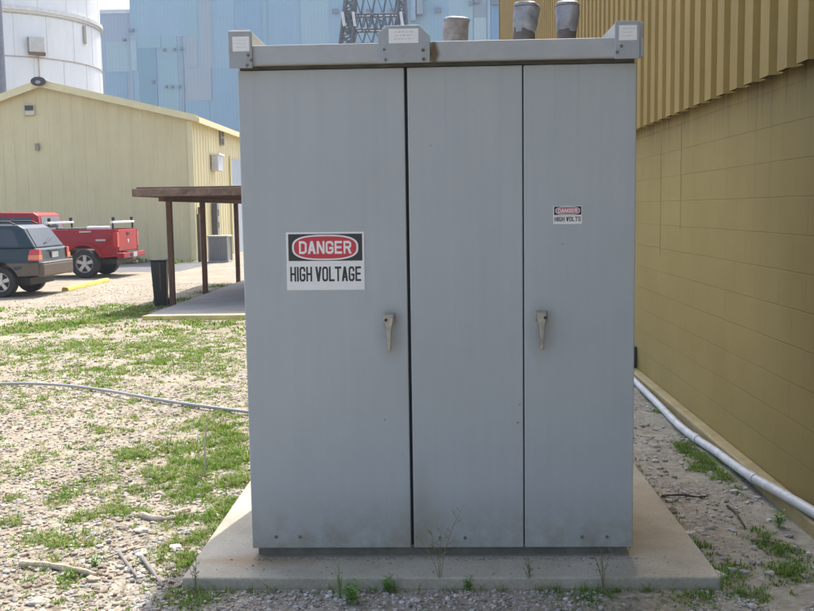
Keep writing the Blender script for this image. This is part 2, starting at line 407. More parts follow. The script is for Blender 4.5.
for hx in (-.209, .464):     # hand grime around the two handles
    dd = nt.math('ADD', nt.math('POWER', nt.math('MULTIPLY', nt.math('SUBTRACT', sx.outputs['X'], hx), 13.), 2.), nt.math('POWER', nt.math('MULTIPLY', nt.math('SUBTRACT', sx.outputs['Z'], 1.04), 6.5), 2.))
    c = nt.mix(nt.math('MULTIPLY', nt.math('MULTIPLY', nt.math('SUBTRACT', 1., dd, clamp=True), a3.outputs['Fac']), .75, clamp=True), c, (.25,.24,.20,1))
# grime column beside the main seam foot
d = nt.math('ADD', nt.math('MULTIPLY', nt.math('ABSOLUTE', nt.math('SUBTRACT', sx.outputs['X'], -.08)), 6.), nt.math('MULTIPLY', nt.math('ABSOLUTE', nt.math('SUBTRACT', sx.outputs['Z'], .08)), 2.2))
c = nt.mix(nt.math('MULTIPLY', nt.math('SUBTRACT', 1., d, clamp=True), .5), c, (.24,.20,.12,1))
nt.link(c, b.inputs['Base Color']); b.inputs['Roughness'].default_value = .55; b.inputs['Specular IOR Level'].default_value = .35
mp2 = nt.add('ShaderNodeTexNoise', Scale=2.5, Detail=2.); nt.link(tc, mp2.inputs['Vector'])
hh = nt.math('ADD', nt.math('MULTIPLY', mp2.outputs['Fac'], 1.), nt.math('MULTIPLY', a3.outputs['Fac'], .03))
bp = nt.add('ShaderNodeBump', Strength=.35, Distance=.02); nt.link(hh, bp.inputs['Height']); nt.link(bp.outputs[0], b.inputs['Normal'])
PAINT = m
BAND = mat('weathered_grey_paint', (.35,.375,.39), .6, var=.09, scale=4, dirt=(.30,.26,.17,.6), bump=.2, bscale=60)
DARK = mat('dark_gap', (.035,.036,.036), .8)
STEEL = mat('dull_steel', (.36,.345,.30), .45, metal=.6, var=.25, scale=30, dirt=(.20,.13,.07,.7))
RUST = mat('rust', (.16,.085,.035), .9, var=.35, scale=20)
WHITE = mat('sign_white', (.78,.78,.77), .45, var=.03, scale=20, dirt=(.55,.53,.48,.25))
SBLACK = mat('sign_black', (.02,.022,.022), .4, var=.1)
SRED = mat('sign_red', (.55,.035,.055), .45, var=.08, scale=20)
BOLT = mat('bolt_grey', (.17,.15,.12), .6, metal=.3)
X0, X1, DEP = -.856, .876, 1.30
cab = empty('electrical_cabinet', (0, 0, 0), 'tall grey two section high voltage cabinet on a concrete pad', 'electrical cabinet')
bd = MB().box(X0+.004, X1-.004, .004, DEP, .04, 2.232)
bd.build('body', PAINT, cab, bevel=.004)
MB().box(X0+.02, X1-.02, .012, DEP-.01, .0, .0398).build('plinth', mat('plinth_grey', (.16,.155,.135), .8, var=.25, scale=14, dirt=(.16,.10,.05,.7)), cab)
MB().box(X0+.012, X1-.012, -.0005, .0038, .05, 2.222).build('door_gap', DARK, cab)
ZB, ZT = .046, 2.197
doors = []
for nm, a, b_, lab in (('door', X0, -.127, 'wide left cabinet door carrying the large danger sign'), ('door', -.114, .3845, 'plain middle cabinet panel without sign or handle'), ('door', .390, X1, 'right cabinet door carrying the small danger sign')):
    d = MB().box(a, b_, -.03, -.001, ZB, ZT).build(nm, PAINT, cab, bevel=.005, seg=3); d['label'] = lab; doors.append(d)
def bolt(x, z, par, y=-.03, r=.008, m=None):
    MB().tube([(x, y+.001, z), (x, y-.006, z)], [r, r*.85], 10).build('bolt', m or BOLT, par)
for px, py, k in ((276,537,0),(300,537,0),(440,538,1),(465,538,1),(582,537,2),(607,537,2)):
    p = aty(px, py, -.03); bolt(p.x, p.z, doors[k], r=.0075)
def handle(cx, zt, par, flip):
    hb = MB().box(cx-.026, cx+.026, -.036, -.0305, zt-.052, zt).build('handle_plate', STEEL, par, bevel=.003)
    mb = MB()
    s = -1 if flip else 1
    mb.tube([(cx+.002*s, -.034, zt-.026), (cx+.002*s, -.064, zt-.026)], .013, 12)
    prof = [(cx-.021, zt-.004), (cx+.021, zt-.004), (cx+.019, zt-.035), (cx+.010, zt-.07), (cx+.0075, zt-.155), (cx+.0085, zt-.168), (cx-.0085, zt-.168), (cx-.0075, zt-.155), (cx-.011, zt-.07), (cx-.020, zt-.035)]
    mb.prism(prof, 'y', -.078, -.060)
    o = mb.build('handle_lever', STEEL, par, bevel=.003)
    # slight swing of the lever
    lk = MB().tube([(cx-.013*s, -.080, zt-.028), (cx-.013*s, -.084, zt-.028)], .007, 10).build('handle_lock', DARK, par)
handle(-.209, 1.128, doors[0], False); handle(.464, 1.130, doors[2], True)
# slightly darker wiped area round handles is real grime : thin smear handled by paint noise
# roof : slab, front fascia in two lengths, side rails, lifting brackets
MB().box(X0-.012, X1+.012, -.045, DEP+.03, 2.2325, 2.262).build('roof_panel', BAND, cab, bevel=.004)
MB().box(X0+.01, X1-.01, -.026, .003, 2.2, 2.2318).build('header_recess', mat('header_olive', (.095,.097,.085), .8, var=.3, scale=12), cab)
m, nt, b = newmat('fascia_paint'); tc = nt.add('ShaderNodeTexCoord').outputs['Object']
a = nt.add('ShaderNodeTexNoise', Scale=6., Detail=8., Roughness=.7); nt.link(tc, a.inputs['Vector'])
sx = nt.add('ShaderNodeSeparateXYZ'); nt.link(tc, sx.inputs[0])
c = nt.ramp(a.outputs['Fac'], [(.3, (.35,.365,.37)), (.7, (.43,.45,.46))])
d = nt.math('ADD', nt.math('MULTIPLY', nt.math('ABSOLUTE', nt.math('SUBTRACT', sx.outputs['X'], .003)), 24.), nt.math('MULTIPLY', nt.math('ABSOLUTE', nt.math('SUBTRACT', sx.outputs['Z'], 2.245)), 8.))
rf = nt.ramp(nt.math('ADD', nt.math('SUBTRACT', 1., d, clamp=True), nt.math('MULTIPLY', a.outputs['Fac'], .35)), [(.34, (0,0,0)), (.78, (1,1,1))])
c = nt.mix(rf, c, (.115,.08,.03,1))
ed = nt.ramp(sx.outputs['Z'], [(.0, (0,0,0)), (1, (0,0,0))])
lo = nt.math('MULTIPLY', nt.math('SUBTRACT', 1., nt.math('DIVIDE', nt.math('SUBTRACT', sx.outputs['Z'], 2.211), .014), clamp=True), a.outputs['Fac'])
c = nt.mix(lo, c, (.30,.27,.17,1))
nt.link(c, b.inputs['Base Color']); b.inputs['Roughness'].default_value = .6
FASC = m
MB().box(X0-.02, -.121, -.075, -.0455, 2.211, 2.296).build('fascia', FASC, cab, bevel=.004)
MB().box(-.117, X1+.02, -.0745, -.0455, 2.213, 2.298).build('fascia', FASC, cab, bevel=.004)
for s, xa, xb in ((-1, X0-.040, X0-.022), (1, X1+.022, X1+.040)):
    pass
def rail(xo, xi, lab):   # depth-running rail with plate on front
    a, b_ = min(xo, xi), max(xo, xi)
    MB().box(a, b_, -.0440, DEP+.03, 2.2625, 2.368).build('side_rail', mat('rail_paint', (.42,.42,.40), .6, var=.1, scale=5, dirt=(.4,.34,.22,.5)), cab, bevel=.005)
rail(X0-.030, X0+.064, ''); rail(X1+.024, X1-.094, '')
def plate(x0, x1, z0, z1, poly, st):
    p = MB().prism(poly, 'y', -.086, -.0765).build('bracket_plate', BAND, cab, bevel=.003)
    (sx0, sz0, sx1, sz1, nrow) = st
    s = MB().box(sx0, sx1, -.0875, -.0862, sz0, sz1).build('sticker', WHITE, p)
    mb = MB(); w = sx1-sx0
    for k in range(nrow):
        zz = sz1-(sz1-sz0)*(k+1.1)/(nrow+1.2); xx = sx0+w*(.16+.1*rng.random())
        while xx < sx1-w*.2:
            l = w*rng.uniform(.03, .13); mb.box(xx, min(xx+l, sx1-w*.12), -.0880, -.0876, zz+.001*rng.random(), zz+(sz1-sz0)*rng.uniform(.04, .07)); xx += l+w*rng.uniform(.02, .06)
    mb.build('faded_print', mat('faded_print', (.52,.52,.53), .7), s)
    return p
Yp = -.086
def X(px, py): return aty(px, py, Yp).x
def Z(px, py): return aty(px, py, Yp).z
xa, xb, za, zb = X(228.5,50), X(252,50), Z(240,68), Z(240,31)
p1 = plate(xa, xb, za, zb, [(xa,za),(xb,za),(xb,zb),(xa,zb)], (X(232.5,44), Z(240,51.3), X(249.3,44), Z(240,36.5), 3))
for q in ((248,55),(247,65),(251,60)):
    bolt(X(*q), Z(*q), p1, y=-.086, r=.007)
xa, xb, za, zb = X(614.8,40), X(640,40), Z(628,58.5), Z(628,20.5)
p2 = plate(xa, xb, za, zb, [(xa,za),(xb,za),(xb,zb),(xa,zb)], (X(619,33), Z(628,40), X(637,33), Z(628,25), 3))
for q in ((621.5,46),(617,52)): bolt(X(*q), Z(*q), p2, y=-.086, r=.007)
xa, xb, za, zb = X(378,50), X(430,50), Z(405,62.5), Z(405,25)
p3 = plate(xa, xb, za, zb, [(xa,za),(xb,za),(xb,zb-.045),(xb-.045,zb),(xa+.04,zb),(xa,zb-.03)], (X(388.7,35), Z(403,43), X(418.5,35), Z(403,28.5), 3))
for q in ((384,49.5),(385.5,59.5)): bolt(X(*q), Z(*q), p3, y=-.086, r=.006)
for q in ((423,50),(423.5,59)): bolt(X(*q), Z(*q), p3, y=-.086, r=.0075, m=RUST)
# three conduit hubs standing on the roof
HUBG = mat('conduit_grey', (.27,.27,.285), .55, metal=.1, var=.35, scale=12, dirt=(.12,.095,.075,.8), bump=.5)
HUBB = mat('conduit_brown_grey', (.12,.10,.085), .7, var=.3, scale=12, bump=.3)
HUBT = mat('conduit_rim', (.24,.24,.25), .5, metal=.1, var=.3, scale=15)
def hub(pxc, pxw, pytop, pybot, Y, kind, lean):
    pb = aty(pxc, pybot, Y); pt = aty(pxc+lean, pytop, Y); r = (aty(pxc+pxw/2, pybot, Y).x-aty(pxc-pxw/2, pybot, Y).x)/2
    e = bpy.data.objects.new('conduit_hub', None); COL.objects.link(e); e.parent = cab; e.location = (0, 0, 0)
    z0, z1 = 2.2625, pt.z; c0 = Vector((pb.x, Y, z0)); c1 = Vector((pt.x, Y, z1)); P = lambda t: c0.lerp(c1, t)
    def rough(pts, rs, nm, m, seed, amp=.05, fl=.0):
        mb = MB(); mb.tube(pts, rs, 36); out_ = []
        for v in mb.v:
            q = Vector(v); t = max(0, min(1, (q.z-z0)/(z1-z0))); c_ = c0.lerp(c1, t); d = q-c_; d.z = 0
            k = 1+amp*noise.noise(Vector((d.x*22+seed, d.y*22, q.z*16)))*2+fl*t*t*max(0, d.x)/r
            out_.append((c_.x+d.x*k, c_.y+d.y*k, q.z+amp*.12*noise.noise(Vector((d.x*30, d.y*30, seed)))*r*(1 if t > .5 else 0)))
        mb.v = out_; return mb.build(nm, m, e, smooth=True)
    if kind == 0:
        MB().tube([P(0), P(.05), P(.06), P(.12)], [r*1.1, r*1.1, r, r], 28).build('hub_gasket', SBLACK, e, smooth=True)
        rough([P(.12+.08*i) for i in range(11)], [r*(.97+.012*i) for i in range(11)], 'hub_sleeve', mat('conduit_tape', (.26,.225,.20), .65, var=.4, scale=16, dirt=(.10,.065,.05,.85), bump=.5), 3, .08, .14)
        rough([P(.92), P(.96), P(.99)], [r*1.12, r*1.10, r*.95], 'hub_rim', HUBT, 3, .07, .14)
    else:
        MB().tube([P(0), P(.16), P(.18)], [r*1.02, r*1.02, r*.9], 28).build('hub_flange', HUBG, e, smooth=True)
        for k in range(9):
            a = 2*math.pi*k/9+.3*kind; q = Vector((math.cos(a), math.sin(a), 0))*r*1.05
            MB().tube([P(.01)+q, P(.22)+q], r*.09, 8).build('flange_bolt', HUBG, e, smooth=True)
        rough([P(.18+.05*i) for i in range(10)], [r*(.96-.006*i) for i in range(10)], 'hub_collar', HUBB, kind, .09)
        rough([P(.52+.05*i) for i in range(9)], [r*(.93+.02*i) for i in range(9)], 'hub_sleeve', HUBG, kind+5, .12, .20)
        rough([P(.93), P(.97), P(.995)], [r*1.10, r*1.06, r*.9], 'hub_rim', HUBT, kind+5, .10, .20)
hub(453.5, 23, 17.5, 42, .55, 0, 2.5); hub(523, 23, 2.6, 41, .45, 1, 2.6); hub(566, 21, 1.6, 41, .45, 2, .8)

GL = {
 'H': [[(0,0),(0,1)], [(1,0),(1,1)], [(0,.5),(1,.5)]], 'I': [[(0,0),(0,1)]],
 'G': [[(1,.78),(1,.88),(.78,1),(.22,1),(0,.88),(0,.12),(.22,0),(.78,0),(1,.12),(1,.44),(.58,.44)]],
 'V': [['d',(0,1),(.5,0)], ['d',(1,1),(.5,0)]], 'A': [['d',(0,0),(.5,1)], ['d',(1,0),(.5,1)], [(.18,.27),(.82,.27)]],
 'O': [[(.22,0),(0,.12),(0,.88),(.22,1),(.78,1),(1,.88),(1,.12),(.78,0),'c']], 'L': [[(0,1),(0,0),(.95,0)]],
 'T': [[(-.08,1),(1.08,1)], [(.5,0),(.5,.95)]], 'E': [[(.95,1),(0,1),(0,0),(.95,0)], [(.05,.51),(.85,.51)]],
 'D': [[(0,0),(0,1),(.68,1),(1,.85),(1,.15),(.68,0),'c']], 'N': [[(0,0),(0,1)], [(1,0),(1,1)], ['d',(0,1),(1,0)]],
 'R': [[(0,0),(0,1)], [(0,1),(.75,1),(1,.88),(1,.62),(.75,.50),(0,.50)], ['d',(1.02,0),(.60,.52)]],
 'S': [[(1,.74),(1,.88),(.78,1),(.22,1),(0,.88),(0,.63),(.22,.54),(.78,.46),(1,.37),(1,.12),(.78,0),(.22,0),(0,.12),(0,.26)]]}
def letters(name, txt, x0, x1, z0, z1, y, m, parent, t=.30, asp=1.75):
    # heavy condensed sign lettering drawn as mitred strokes; letter box 1 wide (centre-lines), asp high
    mb = MB(); cx = 0; k = 0; H = asp
    for ch in txt:
        if ch == ' ': cx += .62; continue
        for st in GL[ch]:
            k += 1; yy = y-.0004-.00006*(k % 5)
            if st[0] == 'd':
                (ax, ay), (bx, by) = st[1], st[2]; w = t*.62
                mb.prism([(cx+ax-w, ay*(H+t)-t/2), (cx+ax+w, ay*(H+t)-t/2), (cx+bx+w, by*(H+t)-t/2), (cx+bx-w, by*(H+t)-t/2)], 'y', yy, y)
                continue
            closed = st[-1] == 'c'; P_ = [Vector((cx+p[0], p[1]*H)) for p in (st[:-1] if closed else st)]; n = len(P_)
            Lf, Rt_ = [], []
            for i, p in enumerate(P_):
                pr = P_[i-1] if (i or closed) else None; nx_ = P_[(i+1) % n] if (i < n-1 or closed) else None
                d1 = (p-pr).normalized() if pr is not None else None; d2 = (nx_-p).normalized() if nx_ is not None else None
                if d1 is None: d1 = d2; p = p-d1*t/2
                elif d2 is None: d2 = d1; p = p+d1*t/2
                n1 = Vector((-d1.y, d1.x)); n2 = Vector((-d2.y, d2.x)); mt = (n1+n2).normalized(); q = t/2/max(.4, mt.dot(n1))
                Lf.append(p+mt*q); Rt_.append(p-mt*q)
            b0 = len(mb.v)
            for a_, b_ in zip(Lf, Rt_): mb.v += [(a_.x, yy, a_.y), (b_.x, yy, b_.y), (a_.x, y, a_.y), (b_.x, y, b_.y)]
            for i in range(n if closed else n-1):
                a_, b_ = b0+4*i, b0+4*((i+1) % n)
                mb.f += [(a_, a_+1, b_+1, b_), (a_+2, b_+2, b_+3, a_+3), (a_, b_, b_+2, a_+2), (a_+1, a_+3, b_+3, b_+1)]
        cx += (0 if ch == 'I' else 1)+t+.20-(.12 if ch == 'L' else 0)
    xs_ = [v[0] for v in mb.v]; zs_ = [v[2] for v in mb.v]; a0, a1, c0, c1 = min(xs_), max(xs_), min(zs_), max(zs_)
    mb.v = [(x0+(v[0]-a0)/(a1-a0)*(x1-x0), v[1], z0+(v[2]-c0)/(c1-c0)*(z1-z0)) for v in mb.v]
    return mb.build(name, m, parent)
# ---- danger signs -------------------------------------------------------------------------------
SRED2 = mat('faded_sign_red', (.50,.13,.15), .5, var=.25, scale=60)
def danger(px0, py0, px1, py1, words, lab, tilt, red=None):
    Y = -.0308; a = aty(px0, py0, Y); c = aty(px1, py1, Y); w, h = c.x-a.x, a.z-c.z
    e = empty('danger_sign', (a.x, Y, c.z), lab, 'warning sign'); e.rotation_euler.y = tilt
    MB().box(0, w, -.0012, 0, 0, h).build('sign_plate', WHITE, e)
    MB().box(w*.028, w*.975, -.0020, -.0013, h*.505, h*.967).build('black_panel', SBLACK, e)
    def oval(nm, rx, rz, y, m, n=56):
        pts = []
        for k in range(n):
            t = 2*math.pi*k/n; cx, sz = math.cos(t), math.sin(t); ex = .72
            pts.append((w*.5+rx*math.copysign(abs(cx)**ex, cx), h*.735+rz*math.copysign(abs(sz)**ex, sz)))
        MB().prism(pts, 'y', y-.0006, y).build(nm, m, e)
    oval('oval_border', w*.425, h*.218, -.0021, WHITE); oval('red_oval', w*.400, h*.192, -.0028, red or SRED)
    letters('danger_lettering', 'DANGER', w*.165, w*.84, h*.625, h*.845, -.00345, WHITE, e, t=.33, asp=1.45)
    letters('warning_lettering', words, w*.045, w*.955, h*.15, h*.405, -.00125, SBLACK, e, t=.42, asp=2.5)
danger(285.6, 232.3, 364.8, 289.3, 'HIGH VOLTAGE', 'large danger high voltage sign on the wide left cabinet door', math.radians(.3))
danger(553.2, 206, 582, 223.8, 'HIGH VOLTS', 'small faded danger high volts sign on the right cabinet door', 0, SRED2)

# ==================================================================  RIGHT BUILDING =====================
WX = 1.94
bld = empty('industrial_building', (WX, 0, 0), 'tall tan building with corrugated metal siding above a painted block wall, right of the cabinet', 'building')
m, nt, b = newmat('painted_block'); tc = nt.add('ShaderNodeTexCoord').outputs['Object']
sx = nt.add('ShaderNodeSeparateXYZ'); nt.link(tc, sx.inputs[0]); cb = nt.add('ShaderNodeCombineXYZ')
nt.link(sx.outputs['Y'], cb.inputs[0]); nt.link(sx.outputs['Z'], cb.inputs[1])
wb = nt.add('ShaderNodeTexNoise', Scale=3., Detail=3.); nt.link(tc, wb.inputs['Vector'])
vm = nt.add('ShaderNodeVectorMath', operation='SCALE'); nt.link(wb.outputs['Color'], vm.inputs[0]); vm.inputs['Scale'].default_value = .012
va = nt.add('ShaderNodeVectorMath', operation='ADD'); nt.link(cb.outputs[0], va.inputs[0]); nt.link(vm.outputs[0], va.inputs[1])
br = nt.add('ShaderNodeTexBrick'); br.offset = .5
for k, v in (('Scale', 1.), ('Mortar Size', .005), ('Mortar Smooth', .4), ('Brick Width', .406), ('Row Height', .2032), ('Color1', (.95,.95,.95,1)), ('Color2', (1,1,1,1)), ('Mortar', (.84,.82,.78,1))): br.inputs[k].default_value = v
nt.link(va.outputs[0], br.inputs['Vector'])
a = nt.add('ShaderNodeTexNoise', Scale=.9, Detail=9., Roughness=.65); nt.link(tc, a.inputs['Vector'])
a2 = nt.add('ShaderNodeTexNoise', Scale=120., Detail=4., Roughness=.8); nt.link(tc, a2.inputs['Vector'])
c = nt.ramp(a.outputs['Fac'], [(.3, (.272,.205,.066)), (.7, (.327,.249,.087))])
c = nt.mix(.6, c, br.outputs['Color'], 'MULTIPLY')
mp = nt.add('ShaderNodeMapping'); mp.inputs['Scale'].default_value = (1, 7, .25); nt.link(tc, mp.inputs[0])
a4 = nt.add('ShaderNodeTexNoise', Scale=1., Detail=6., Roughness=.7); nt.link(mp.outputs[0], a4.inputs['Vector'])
top_shade = nt.math('MULTIPLY', nt.math('POWER', nt.math('DIVIDE', sx.outputs['Z'], 2.29, clamp=True), 14.), nt.ramp(a4.outputs['Fac'], [(.35, (.1,.1,.1)), (.65, (1,1,1))]), clamp=True)
c = nt.mix(nt.math('MULTIPLY', top_shade, .75), c, (.085,.055,.035,1))  # brownish shade below the overhanging siding, painted into the block colour
c = nt.mix(nt.ramp(a4.outputs['Fac'], [(.60, (0,0,0)), (.78, (.4,.4,.4))]), c, (.15,.11,.05,1))
nt.link(c, b.inputs['Base Color']); b.inputs['Roughness'].default_value = .75; b.inputs['Specular IOR Level'].default_value = .3
hh = nt.math('ADD', nt.math('MULTIPLY', br.outputs['Fac'], -1.), nt.math('MULTIPLY', a2.outputs['Fac'], .5))
bp = nt.add('ShaderNodeBump', Strength=.6, Distance=.006); nt.link(hh, bp.inputs['Height']); nt.link(bp.outputs[0], b.inputs['Normal'])
SZ = 2.29
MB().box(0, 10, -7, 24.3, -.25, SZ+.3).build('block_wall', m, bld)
YELC = mat('painted_footing', (.36,.29,.14), .8, var=.15, scale=6, dirt=(.20,.16,.09,.7), bump=.3)
MB().box(-.088, -.0015, -7, 24.2, -.2, .006).build('footing', YELC, bld, bevel=.012)
# vertical ribbed siding
TAN, nt, b = newmat('tan_siding'); tc = nt.add('ShaderNodeTexCoord').outputs['Object']
a = nt.add('ShaderNodeTexNoise', Scale=1.3, Detail=8., Roughness=.65); nt.link(tc, a.inputs['Vector'])
mp = nt.add('ShaderNodeMapping'); mp.inputs['Scale'].default_value = (9, 9, .35); nt.link(tc, mp.inputs[0])
a2 = nt.add('ShaderNodeTexNoise', Scale=1., Detail=6., Roughness=.7); nt.link(mp.outputs[0], a2.inputs['Vector'])
c = nt.ramp(a.outputs['Fac'], [(.3, (.272,.184,.048)), (.7, (.322,.222,.064))])
c = nt.mix(.6, c, nt.ramp(a2.outputs['Fac'], [(.3, (.82,.80,.76)), (.65, (1.05,1.05,1.03))]), 'MULTIPLY')
nt.link(c, b.inputs['Base Color']); b.inputs['Roughness'].default_value = .6; b.inputs['Specular IOR Level'].default_value = .25
mb = MB(); P = .282; prof = []
y = -7.0
while y < 24.2:
    prof += [(-.100, y), (-.100, y+.145), (-.055, y+.165), (-.055, y+.255)]; y += P
n = len(prof); HT = 9.6
z0, z1 = SZ, HT
i0 = len(mb.v)
for (x, y) in prof: mb.v += [(x, y, z0), (x, y, z1), (x+.003, y, z0)]
for k in range(n-1):
    a, c_ = i0+3*k, i0+3*k+3
    mb.f.append((a, a+1, c_+1, c_))
mb.build('metal_siding', TAN, bld)
MB().box(-.044, -.002, -7, 24.2, SZ+.03, SZ+.08).build('siding_girt', DARK, bld)
MB().box(-.02, 10, -7, 24.25, SZ+.31, HT).build('upper_wall', TAN, bld)
MB().box(-.14, 10.1, -7.1, 24.35, HT+.002, HT+.15).build('roof', mat('roof_sheet', (.5,.42,.25), .5), bld)
MB().box(-.125, .0, 24.21, 24.33, SZ, HT).build('corner_trim', TAN, bld)
# control-joint cracks, real grooves of dark sealant standing on the block face
for px, lab in ((661, 1), (681, 2)):
    p = ray(px, 170); t = (WX-.001-CX)/p.x; yy = CY+p.y*t
    pts = [(-.001, yy+.004*math.sin(k*1.7+lab), .9+lab*.25-.0+k*(2.25-.9-lab*.25)/12) for k in range(13)]
    MB().tube(pts, .0016, 6).build('crack', mat('crack_filler', (.22,.16,.055), .9), bld)
# small dark box low on the wall far behind the cabinet
r = ray(637.5, 360); t = (WX-.06-CX)/r.x; py_ = CY+r.y*t; pz = CZ+r.z*t
w = empty('utility_box', (WX, py_+.34, pz-.12), 'small dark utility box low on the block wall just behind the cabinet', 'utility box')
MB().box(-.13, -.002, -.03, .25, .0, .20).build('box_body', mat('box_dark', (.05,.05,.05), .6), w, bevel=.006)
MB().box(-.14, -.1305, -.02, .24, .01, .19).build('box_cover', mat('box_dark2', (.07,.07,.068), .5), w, bevel=.003)
# white pipe along the footing
pp = []
for px, py, zc in ((900,566,.045),(850,535,.042),(811,511,.038),(784,495,.026),(753,477.6,.004),(734,465,-.018),(715,451,-.03),(696,438.5,-.032),(677.7,424,-.03),(655,401,-.03),(637.8,384,-.03),(628,374,-.03),(620,366,-.03)):
    p = atz(px, py, zc); pp.append(Vector((p.x, p.y, zc)))
def smooth_path(pts, n=8):
    out = []
    for k in range(len(pts)-1):
        p0, p1, p2, p3 = pts[max(k-1, 0)], pts[k], pts[k+1], pts[min(k+2, len(pts)-1)]
        for j in range(n):
            t = j/n
            out.append(.5*((2*p1)+(-p0+p2)*t+(2*p0-5*p1+4*p2-p3)*t*t+(-p0+3*p1-3*p2+p3)*t**3))
    out.append(pts[-1]); return out
WP = mat('white_pipe', (.53,.55,.55), .45, var=.18, scale=12, dirt=(.30,.27,.21,.75))
e = empty('white_pipe', pp[0], 'thick white pipe lying along the tan block wall', 'pipe')
MB().tube([p-pp[0] for p in smooth_path(pp)], .0275, 16).build('pipe', WP, e, smooth=True)
for k in (4, 7):
    q = pp[k]-pp[0]; d = (pp[k+1]-pp[k]).normalized()
    MB().tube([q-d*.045, q+d*.045], .0315, 16).build('coupling', WP, e, smooth=True)
# thin grey conduit crossing the gravel
pp = []
for px, py, dz in ((-60,394,.0),(-25,388,.01),(0,387.0,.02),(30,387.2,.03),(70,389.5,.03),(110,395,.03),(150,401.5,.02),(190,407.5,.012),(225,412,.01),(255,416,.01),(300,424,.01)):
    p = gpt(px, py); pp.append(Vector((p.x, p.y, p.z+.02+dz*.5)))
o = MB().tube(smooth_path(pp), .0135, 12).build('grey_conduit', mat('conduit_pipe', (.36,.355,.35), .5, var=.1, dirt=(.40,.36,.3,.5)), smooth=True)
tag(o, 'thin grey conduit lying across the sunlit gravel behind the cabinet', 'conduit')

# ==================================================================  DEBRIS AND WEEDS ===================
WOOD = mat('dry_wood', (.42,.35,.26), .9, var=.3, scale=25, streak=2, bump=.6)
BARK = mat('grey_bark', (.33,.28,.22), .95, var=.35, scale=30, bump=.6)
def stick(pix, rr, name, lab, m, cat='stick', dz=.012, fl=1.):
    pts = [gpt(a, b_, dz) for a, b_ in pix]; c0 = pts[0].copy()
    o = MB().tube([(p-c0) for p in smooth_path(pts, 4)], [rr*(1-.4*k/(4*(len(pts)-1)))*(1+.18*math.sin(k*2.1)) for k in range(4*(len(pts)-1)+1)], 9).build(name, m, smooth=False, loc=c0)
    o.scale.z = fl; return tag(o, lab, cat)
stick([(20,567),(45,568),(72,572),(97,578)], .019, 'dead_branch', 'thick pale dead branch lying on gravel at lower left', WOOD, 'branch', .015)
stick([(141,517),(160,521),(176,519)], .022, 'bark_piece', 'grey weathered bark piece half sunk in grass left of the pad', BARK, 'bark', .008)
stick([(172,516),(183,512),(191,511)], .017, 'bark_piece', 'short pale bark piece beside the grass left of the pad', WOOD, 'bark', .008)
stick([(119,555),(128,567),(137,579)], .010, 'metal_strip', 'rusty narrow strip on gravel, left one of two near the pad corner', mat('old_strip', (.19,.17,.15), .8, var=.3), 'metal strip')
stick([(142,560),(152,573),(163,589)], .012, 'metal_strip', 'rusty narrow strip on gravel, right one of two near the pad corner', MATS['old_strip'], 'metal strip')
stick([(105,561),(125,553),(147,546)], .006, 'thin_twig', 'thin tan twig slanting over gravel left of the pad', WOOD, 'twig')
stick([(727,508),(735,514),(741,523),(745,529)], .007, 'curved_bark', 'dark curved bark strip on soil between pad and wall', mat('dark_bark', (.07,.055,.04), .9, var=.3), 'bark')
stick([(662,498),(680,497),(697,499),(708,498)], .006, 'dark_lath', 'dark straight lath on the soil right of the pad', MATS['dark_bark'], 'lath')
stick([(750,541),(768,543),(790,548)], .007, 'thin_twig', 'thin brown twig on soil near the lower right corner', BARK, 'twig')
# upright dry stake
p = gpt(205, 477); q = aty(206.5, 424, p.y)
o = MB().tube([(0, 0, -.05), (.004, 0, (q.z-p.z)*.5), (q.x-p.x, 0, q.z-p.z)], [.007, .006, .0045], 8).build('thin_stake', mat('pale_stake', (.45,.41,.34), .8, var=.3, scale=20), loc=p)
tag(o, 'thin pale stake standing upright in grass left of the cabinet', 'stake')
# single rocks
def rock(px, py, s, lab, col, sq=(1, .8, .5)):
    bm = bmesh.new(); bmesh.ops.create_icosphere(bm, subdivisions=3, radius=s)
    sd = rng.uniform(0, 50)
    for v in bm.verts:
        c_ = v.co.normalized(); k = 1+.35*noise.noise(c_*1.3+Vector((sd, 0, 0)))+.12*noise.noise(c_*4+Vector((sd, 3, 0)))
        v.co = Vector((v.co.x*sq[0], v.co.y*sq[1], v.co.z*sq[2]))*k
    me = bpy.data.meshes.new('rock'); bm.to_mesh(me); bm.free(); me.materials.append(mat('rock_'+str(col), col, .9, var=.2, scale=25, bump=.4))
    o = bpy.data.objects.new('rock', me); COL.objects.link(o); o.location = gpt(px, py, s*.2); tag(o, lab, 'rock')
rock(713, 441, .045, 'pale pinkish stone wedged beside the white pipe by the wall', (.50,.42,.38), (.9,.7,.9))
rock(716, 577, .04, 'white flat stone at the front right corner of the pad', (.58,.57,.55), (1.1,.8,.5))
rock(690, 535, .03, 'small white stone in weeds beside the pad right edge', (.55,.54,.50), (1.2,.7,.4))
rock(175, 549, .032, 'pale rounded stone by grass near the pad left corner', (.52,.48,.42))
rock(141, 532, .034, 'broad pale stone on gravel left of the pad', (.42,.38,.33), (1.2,.8,.45))
rock(38, 604, .042, 'flat pale stone at the bottom left corner', (.40,.37,.32), (1.2,.8,.35))
rock(655, 447, .03, 'grey stone on soil close behind the pad right edge', (.40,.37,.33), (1.2,.8,.5))

